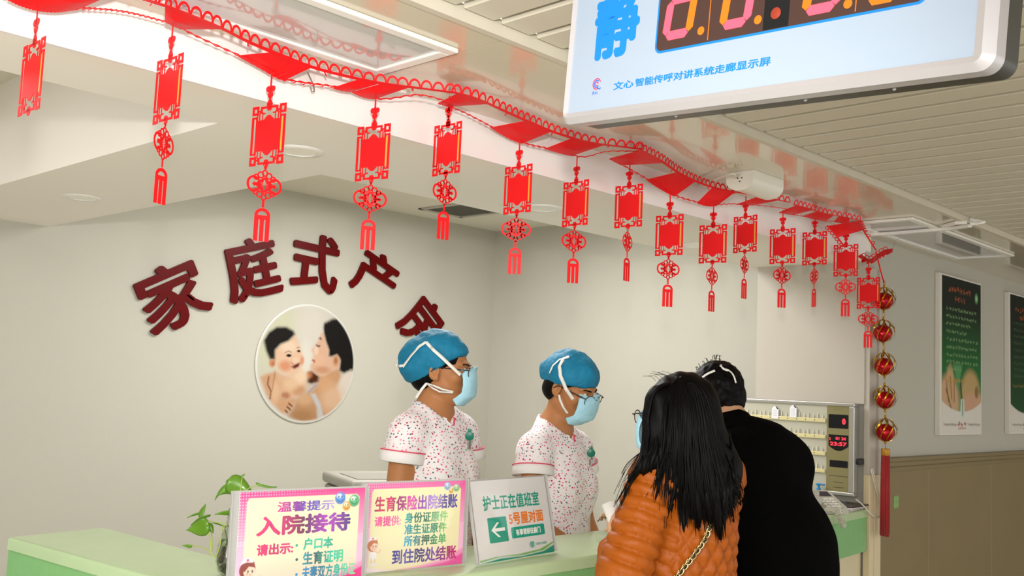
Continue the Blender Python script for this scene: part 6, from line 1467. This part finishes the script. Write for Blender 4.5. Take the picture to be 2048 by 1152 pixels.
for k in range(230):
    ex, ey = ENDS[k % len(ENDS)]; ex += r_.uniform(-7, 7); ey += r_.uniform(-22, 4)
    left = ex < 1280
    u = (ex - 1232) / 250
    sx = 1296 + 130 * u + r_.uniform(-10, 10) if not left else r_.uniform(1288, 1312); top = (1345 + 30 * u + r_.uniform(-6, 6), 752 + 26 * abs(u - .45) + r_.uniform(0, 6))
    if left: pts = [top, ((top[0] * .4 + 1292 * .6), 778), (1292 + r_.uniform(-3, 8), 820), (1289 + r_.uniform(-3, 10), 870), (1284 + r_.uniform(-4, 8), 910), ((1284 + ex) / 2, (920 + ey) / 2), (ex, ey)]
    else: pts = [top, (top[0] + (sx - top[0]) * .6, 775 + r_.uniform(-4, 4)), (sx, 825), (sx + (ex - sx) * .25, 890), (sx + (ex - sx) * .6, 890 + (ey - 890) * .5), (sx + (ex - sx) * .9, 890 + (ey - 890) * .8), (ex, ey)]
    W_ = [on(trh, x, y, 2.72, .002 + .004 * r_.random()) for x, y in pts]; W_[-1] = W_[-1] - FW * .006
    C_ = smooth_path(W_, 5); n = len(C_); r0 = r_.uniform(.0022, .0046)
    mb.tube(C_, [r0 * (.6 + .4 * math.sin(PI * min(1, i / n * 1.4 + .1))) * (1 if i < n * .7 else max(.12, (n - i) / (n * .3))) for i in range(n)], 5)
for ex, ey, sx, sy, r0 in ((1312, 1000, 1318, 930, .007), (1345, 1026, 1352, 930, .011), (1338, 1036, 1350, 950, .006), (1366, 1068, 1374, 960, .013), (1393, 1070, 1398, 970, .014), (1418, 1064, 1416, 970, .015), (1441, 1092, 1432, 970, .016), (1452, 1064, 1444, 960, .013), (1466, 1046, 1452, 930, .013), (1479, 1012, 1462, 900, .012),
                         (1262, 968, 1290, 905, .010), (1246, 996, 1284, 915, .008), (1284, 952, 1302, 895, .010), (1302, 946, 1312, 890, .010), (1322, 940, 1325, 880, .010)):
    W_ = [on(trh, sx + (ex - sx) * q + 3 * math.sin(5 * q + ex), sy + (ey - sy) * q, 2.71, .004 - .5 * r0) for q in (-.35, 0, .3, .6, .85, 1)]; C_ = smooth_path(W_, 5); n = len(C_); mb.tube(C_, [r0 * min(1, .08 + 2.0 * i / n) * (1 - (i / n) ** 2.2) + .0004 for i in range(n)], 7)
for k in range(26):   # fly-away strands
    ex, ey = r_.choice([(1312, 1000), (1305, 985), (1330, 1020), (1340, 1040), (1240, 1000), (1250, 975)]); ex += r_.uniform(-14, 14); ey += r_.uniform(-30, 20); sx = 1345 + r_.uniform(-8, 14) if ex > 1290 else 1280
    W_ = [on(trh, x, y, 2.7, .005) for x, y in ((sx, 905), ((sx + ex) / 2 - 6, (905 + ey) / 2), (ex, ey))]; mb.tube(smooth_path(W_, 6), .0007, 4)
for k in range(14):
    x = r_.uniform(1300, 1400); c = on(trh, x, 757 + abs(x - 1350) * .12, 2.8, .0); mb.tube(smooth_path([c, c + UP * .012 - RT * .012, c + UP * r_.uniform(.010, .022) - RT * r_.uniform(.03, .05)], 5), .0005, 4)
link('hair_locks', mb.mesh(), m_hair, hair, True)
mbm = mask_mesh(HW); o = link('face_mask', mbm.mesh(), m_mask, t, True); sm = o.modifiers.new('thickness', 'SOLIDIFY'); sm.thickness = .0018
glasses(HW, t, '#3a3432', y0=.120, drop=.000)
# the white roll in her hand
a, b = at_d(1236, 1056, 2.885), at_d(1218, 1006, 2.915); t2 = thing('paper_roll', 'white rolled booklet in the hand of the woman in orange', 'paper', a)
mb = MB(); ax = (b - a).normalized(); e1 = ax.cross(FW).normalized(); e2 = ax.cross(e1); n = 28
prof_ = lambda c, r: [c + e1 * r * math.cos(2 * PI * k / n) + e2 * r * .8 * math.sin(2 * PI * k / n) for k in range(n)]
rings = [prof_(a - ax * .03, .0195), prof_(b, .0225), prof_(b, .0195), prof_(a, .0165)]
mb.add([p for r in rings for p in r], [(i * n + k, i * n + (k + 1) % n, (i + 1) * n + (k + 1) % n, (i + 1) * n + k) for i in range(3) for k in range(n)])
link('cover', mb.mesh(), mat('white_paper', '#e4e2dc', .55, var=.02), t2, True)
mb = MB()
for r in (.0135, .0100, .0065): R_ = prof_(b - ax * .002, r); mb.tube(R_ , .0006, 4, closed=True); mb.ribbon(R_ + R_[:1], .004, .0008, ax)
link('inner_pages', mb.mesh(), mat('cream_paper', '#f0ecdd', .6, var=.02), t2, True)
# chain strap over her back: gold links with black leather woven through
trj = tree(jacket); t3 = thing('chain_strap', 'gold chain shoulder strap woven with black leather over the orange jacket', 'bag strap', at_d(1400, 1090, 2.74))
P_ = [on(trj, x, y, 2.72, .008) for x, y in ((1424, 1042), (1418, 1058), (1413, 1072), (1404, 1088), (1392, 1105), (1380, 1121), (1366, 1138), (1352, 1156), (1336, 1174), (1320, 1190))]
P_, L_ = resample(smooth_path(P_, 8), 140)
mb = MB()
for k in range(27):
    i = 2 + k * 5; c = P_[i]; tg = (P_[i + 2] - P_[i - 2]).normalized(); nn = FW; sd = tg.cross(nn).normalized(); rot = .6 if k % 2 else -.6
    s2 = (sd * math.cos(rot) + nn * math.sin(rot)).normalized(); mb.tube([c + tg * .0105 * math.cos(a) + s2 * .0066 * math.sin(a) for a in [2 * PI * j / 14 for j in range(14)]], .0019, 6, closed=True)
link('chain_links', mb.mesh(), mat('pale_gold_chain', '#e2c88a', .22, metal=.9, var=.04), t3, True)
mb = MB(); mb.tube([p + RT * .0045 * math.sin(i * .62) - FW * .002 * math.cos(i * .62) for i, p in enumerate(P_)], .0036, 6); link('leather_cord', mb.mesh(), mat('black_leather', '#121010', .45, var=.05), t3, True)

# --- man in the black coat, stooping over the counter
m_coat = mat('black_wool_coat', '#030303', 0.9, var=.15, scale=40, spec=.06, bump=.1, bscale=120)
pel = at_d(1560, 1130, 3.18); che = at_d(1500, 937, 3.26); nek = at_d(1458, 846, 3.32); HM = Head(at_d(1431, 797, 3.40), FWh * .93 - RTh * .37, math.radians(-24), math.radians(0), .98)
fwd = Vector((nek.x - pel.x, nek.y - pel.y, 0)).normalized(); fwd = (fwd * .4 + FWh * .8).normalized()
BM = Body((pel.x, pel.y), fwd); t = thing('person', 'man in a plain black coat stooping over the counter, seen from behind', 'person', (pel.x, pel.y, 0)); man = t
rt = BM.r; side = rt * .15
shR, shL = che + rt * .135 + Vector((0, 0, .02)), che - rt * .175 + Vector((0, 0, .06))
elR, elL = shR + fwd * .12 + rt * .035 + Vector((0, 0, -.25)), shL + fwd * .14 + Vector((0, 0, -.24))
wrR, wrL = Vector((elR.x - .04, elR.y + .20, 1.14)), Vector((elL.x + .02, elL.y + .20, 1.14))
xs = axis(pel.x - .5, pel.x + .45, .013, .005, HM.c.x - .13, HM.c.x + .13); ys = axis(pel.y - .35, pel.y + .75, .013, .005, HM.c.y - .13, HM.c.y + .13); zs = axis(-.01, HM.c.z + .15, .014, .005, HM.c.z - .14, HM.c.z + .15)
g = Grow(xs, ys, zs); legs(g, BM)
g.ell(pel + Vector((0, 0, -.08)), (.16, .12, .15), BM.R, .05); g.cone(pel, che, .125, .135, .05, flat=(fwd, .8)); g.cone(che - side * .7, che + side * .7, .07, .07, .05); g.cone(che + Vector((0, 0, .06)), nek, .09, .06, .05); g.cone(nek, HM.p(0, -.03, -.04), .058, .056, .03)
for sh, e, w, s in ((shR, elR, wrR, 1), (shL, elL, wrL, -1)): g.cone(sh, e, .055, .045, .03); g.cone(e, w, .043, .029, .02); add_hand(g, w, Vector((0, 1, -.15)), Vector((0, 0, -1)), s, .006, .35, 1.05)
add_head(g, HM); V, F = g.mesh(1); link('body', np_mesh(V, F), m_skin_f, t, True); eyes(HM, t)
g = Grow(axis(pel.x - .5, pel.x + .45, .0095), axis(pel.y - .38, pel.y + .5, .0095), axis(.50, nek.z + .08, .0095))
g.cone(pel + Vector((0, 0, .02)), che, .172, .150, .05, flat=(fwd, .82)); g.cone(che - side * .8, che + side * .8, .098, .098, .05); g.cone(che + Vector((0, 0, .04)), nek - Vector((0, 0, .04)), .13, .080, .06); g.cone(che + rt * .09 + Vector((0, 0, .04)), nek + rt * .03 - Vector((0, 0, .035)), .075, .06, .05)
g.cone(pel + Vector((0, 0, .05)), pel + Vector((0, 0, -.55)) + rt * .03, .178, .235, .05, flat=(fwd, .85))
for sh, e, w in ((shR, elR, wrR), (shL, elL, wrL)): wx = (w - e).normalized(); g.cone(sh, e, .082, .070, .04); g.cone(e, w, .068, .055, .02, clip=[(w - wx * .03, wx)])
g.cone(nek + Vector((0, 0, .01)) , HM.p(0, -.03, -.02), .062, .064, .006, 'cut'); g.plane((0, 0, .54), (0, 0, -1))
V, F = g.mesh(1); N = normals(V, F); V = V + N * (.006 * vnoise(V, 6, 3.0) + .003 * vnoise(V, 16, 5.0))[:, None]; coat = link('black_coat', np_mesh(V, F), m_coat, t, True)
mb = MB(); P_ = []
for k in range(15):
    a = -2.0 + 4.0 * k / 14; P_.append(nek + Vector((0, 0, -.006)) - fwd * .080 * math.cos(a) + rt * .082 * math.sin(a) + Vector((0, 0, .03 - .02 * abs(a))))
mb.ribbon(P_, .062, .008, lambda p: (p - nek) * 1.0 + Vector((0, 0, .06))); link('coat_collar', mb.mesh(), m_coat, t, True)
g = Grow(*(axis(HM.c[i] - .17, HM.c[i] + .17, .0048) for i in range(3))); g.ell(HM.p(0, -.018, .028), (.085, .106, .095), HM.Rn, 0); g.ell(HM.p(0, -.066, -.030), (.062, .045, .050), HM.Rn, .03)
for s in (-1, 1): g.ell(HM.p(s * .084, -.006, -.016), (.016, .026, .038), HM.Rn, .004, 'cut')
g.ell(HM.p(0, .125, -.035), (.075, .09, .11), HM.Rn, .01, 'cut'); V, F = g.mesh(1); N = normals(V, F); V = V + N * (.003 * vnoise(V, 28, 3.3) + .003 * vnoise(V, 70, 7.1))[:, None]; mh = link('short_hair', np_mesh(V, F), m_hair, t, True)
mb = MB(); r_ = random.Random(8)
for k in range(70):
    a, b = r_.uniform(-1.3, 1.3), r_.uniform(.2, 1.5); p0 = HM.p(.086 * math.sin(a) * math.cos(b * .9), -.018 + .104 * math.cos(b + .6) * math.cos(a), .03 + .094 * math.sin(b)); n_ = (p0 - HM.p(0, -.018, .02)).normalized(); d = (n_ * .4 + UP * r_.uniform(-.2, .3) + RT * r_.uniform(-.9, .5)).normalized()
    mb.tube(smooth_path([p0 - n_ * .004, p0 + n_ * .006 + d * .006, p0 + d * r_.uniform(.008, .016)], 4), [.0010] * 4 + [.0008] * 4 + [.0003], 4)
link('hair_tufts', mb.mesh(), m_hair, mh, True)
trm = tree(mh)
for pts, w in (([(1400, 762), (1406, 754), (1416, 747), (1430, 741)], .009), ([(1452, 738), (1462, 744), (1468, 753), (1472, 766)], .006), ([(1440, 731), (1448, 737), (1458, 740)], .006), ([(1442, 729), (1446, 738), (1456, 742)], .004)):
    strap(t, [on(trm, x, y, 3.28, .006) for x, y in pts], w, cc=HM.c)
mbm = mask_mesh(HM); o = link('face_mask', mbm.mesh(), m_mask, t, True); sm = o.modifiers.new('thickness', 'SOLIDIFY'); sm.thickness = .0018
for s in (-1, 1):
    mb = MB(); mb.bbox((-.052, -.13, -.03), (.052, .15, .045), .02, n=3); mb.T = None
    me = mb.mesh(); me.transform(frame(BM.p(s * .095, 0, .045), BM.r, BM.f, Vector((0, 0, 1)))); link('shoe', me, mat('black_leather', '#121010'), t, True)

# ------------------------------------------------------------------ telephone, papers and bottle at the counter's end; machine behind the nurse
m_phone = mat('grey_phone_plastic', '#b9b6aa', .4, var=.02); m_pdark = mat('phone_screen', '#2b3140', .25, var=.05)
pp = at_z(1655, 1022, CTR); pp = Vector((4.222, 2.115, CTR)); t = thing('desk_telephone', 'grey desk telephone with coiled cord on the counter end', 'telephone', pp)
mb = MB(); d = Vector((.86, -.5, 0)).normalized(); up_ = Vector((0, 0, 1)); bk = up_.cross(d); PF = frame(pp + Vector((0, 0, .001)), d, bk, up_); mb.T = PF
prf = [(-.085, .0), (-.085, .022), (.075, .085), (.09, .080), (.09, 0)]; n = len(prf)
mb.add([(-.09, y, z) for y, z in prf] + [(.09, y, z) for y, z in prf], [tuple(range(n)), tuple(range(2 * n - 1, n - 1, -1))] + [(i, n + i, n + (i + 1) % n, (i + 1) % n) for i in range(n)])
mb.build('phone_base', m_phone, t, recalc=True)
mb = MB(); mb.T = PF; mb.bbox((-.085, -.06, .06), (-.035, .08, .10), .014, n=3); mb.bbox((-.088, -.075, .035), (-.030, -.035, .075), .012, n=3); mb.bbox((-.088, .05, .075), (-.030, .09, .11), .012, n=3); autosmooth(mb.build('handset', m_phone, t), 50)
mb = MB(); mb.T = PF; mb.add([(-.01, .02, .0655), (.075, .02, .0655), (.075, .06, .0815), (-.01, .06, .0815)], [(0, 1, 2, 3)]); mb.build('screen', m_pdark, t)
mb = MB(); mb.T = PF
for i in range(3):
    for j in range(4): y = -.065 + .02 * j; z = .022 + (y + .085) / .16 * .063; mb.bbox((-.012 + .03 * i, y - .006, z - .002), (.008 + .03 * i, y + .006, z + .004), .002)
mb.build('keypad', mat('phone_keys', '#e3e1d8', .5, var=0), t)
mb = MB(); mb.T = PF; mb.bbox((.0905, -.05, .012), (.096, .02, .05), .001); mb.build('side_socket', m_pdark, t)
mb = MB(); ctrl = smooth_path([at_y(x, y, Y) for x, y, Y in ((1650, 1020, 2.06), (1664, 1020, 2.0), (1673, 1028, 1.985), (1680, 1042, 1.975), (1686, 1052, 1.97), (1690, 1050, 1.97), (1685, 1030, 1.98), (1680, 1008, 2.04))], 30)
hl = []; sA = 0
for i, c in enumerate(ctrl):
    tg = (ctrl[min(i + 1, len(ctrl) - 1)] - ctrl[max(i - 1, 0)]).normalized(); e1 = tg.orthogonal().normalized(); e1 = (RT - tg * RT.dot(tg)).normalized(); e2 = tg.cross(e1); a = i * 1.15; r = .0085 if i < len(ctrl) * .62 else .0045; hl.append(c + e1 * r * math.cos(a) + e2 * r * math.sin(a))
mb.tube(hl, .0023, 5); link('coiled_cord', mb.mesh(), mat('cord_grey', '#c9c5b4', .5, var=0), t, True)
m_paper = mat('white_paper', '#e4e2dc'); pk = Vector((4.442, 2.135, CTR + .0005))
for k, (dx, dy, rz, col, lab) in enumerate(((0, 0, .1, '#d9d4cf', 'lowest grey paper sheet of the pile at the counter end'), (.01, .01, .22, '#e3dcdc', 'middle white form of the pile at the counter end'), (.0, -.01, .02, '#e8d9dc', 'top pinkish form of the pile at the counter end'))):
    mb = MB(); mb.T = Matrix.Translation(pk + Vector((dx, dy, .0045 * k))) @ Matrix.Rotation(rz, 4, 'Z'); mb.bbox((-.095, -.085, 0), (.095, .085, .004), .001)
    if k == 2:
        for i in range(5): mb.box((-.08, -.07 + .03 * i, .004), (.08, -.067 + .03 * i, .0043), 1)
    o = mb.build('paper_form', [mat('form_paper_%d' % k, col, .6, var=.02), mat('faint_print', '#b79aa2', .6, var=0)], loc=pk + Vector((dx, dy, .0045 * k))); tag(o, lab, 'paper', 'papers at the counter end')
o = MB().bbox((4.38, 2.035, CTR + .0165), (4.548, 2.20, CTR + .023), .003).build('clipboard', mat('dark_clipboard', '#3a332c', .4, var=.1), loc=(4.42, 2.1, CTR + .017)); tag(o, 'dark clipboard edge lying on the papers beside the post', 'clipboard')
pb = Vector((4.40, 2.255, CTR)); pb = Vector((4.475, 2.248, CTR)); t = thing('pump_bottle', 'blue pump head of a bottle behind the grey telephone', 'bottle', pb)
mb = MB(); mb.T = Matrix.Translation(pb) @ Matrix.Scale(.6, 4); mb.lathe([(0, .001), (.028, .001), (.030, .006), (.030, .085), (.014, .105), (.013, .112), (0, .112)], n=24); autosmooth(mb.build('bottle_body', mat('clear_bottle', '#dfe7ea', .2, var=0), t), 40)
mb = MB(); mb.T = Matrix.Translation(pb) @ Matrix.Scale(.6, 4); mb.lathe([(.0, .1125), (.016, .1125), (.017, .128), (.012, .136), (.006, .150), (.02, .152), (.022, .164), (0, .170)], n=20); mb.bbox((-.01, -.05, .154), (.01, .0, .166), .004); autosmooth(mb.build('pump_head', mat('pump_blue', '#1f86c4', .35, var=.02), t), 40)
tl = at_d(702, 961, 4.3); t = thing('office_machine', 'grey machine with a rounded lid standing behind the signs', 'office machine', (tl.x, tl.y, 0))
m_mach = mat('grey_machine_plastic', '#8f8d84', .5, var=.02); d = Vector((.94, -.34, 0)).normalized(); bk = Vector((-d.y, d.x, 0)); MF = frame((tl.x, tl.y, 0), d, bk, Vector((0, 0, 1)))
mb = MB(); mb.T = MF; mb.bbox((.01, .01, .001), (.50, .43, tl.z - .055), .012); autosmooth(mb.build('machine_body', m_mach, t), 40)
mb = MB(); mb.T = MF; mb.bbox((0, 0, tl.z - .05), (.52, .45, tl.z), .016, n=3); autosmooth(mb.build('machine_lid', mat('machine_lid_plastic', '#9c9a90', .45, var=.02), t), 40)
mb = MB(); mb.T = MF; mb.bbox((.04, .03, tl.z - .0005), (.46, .30, tl.z + .004), .003); mb.build('paper_tray', m_mach, t)
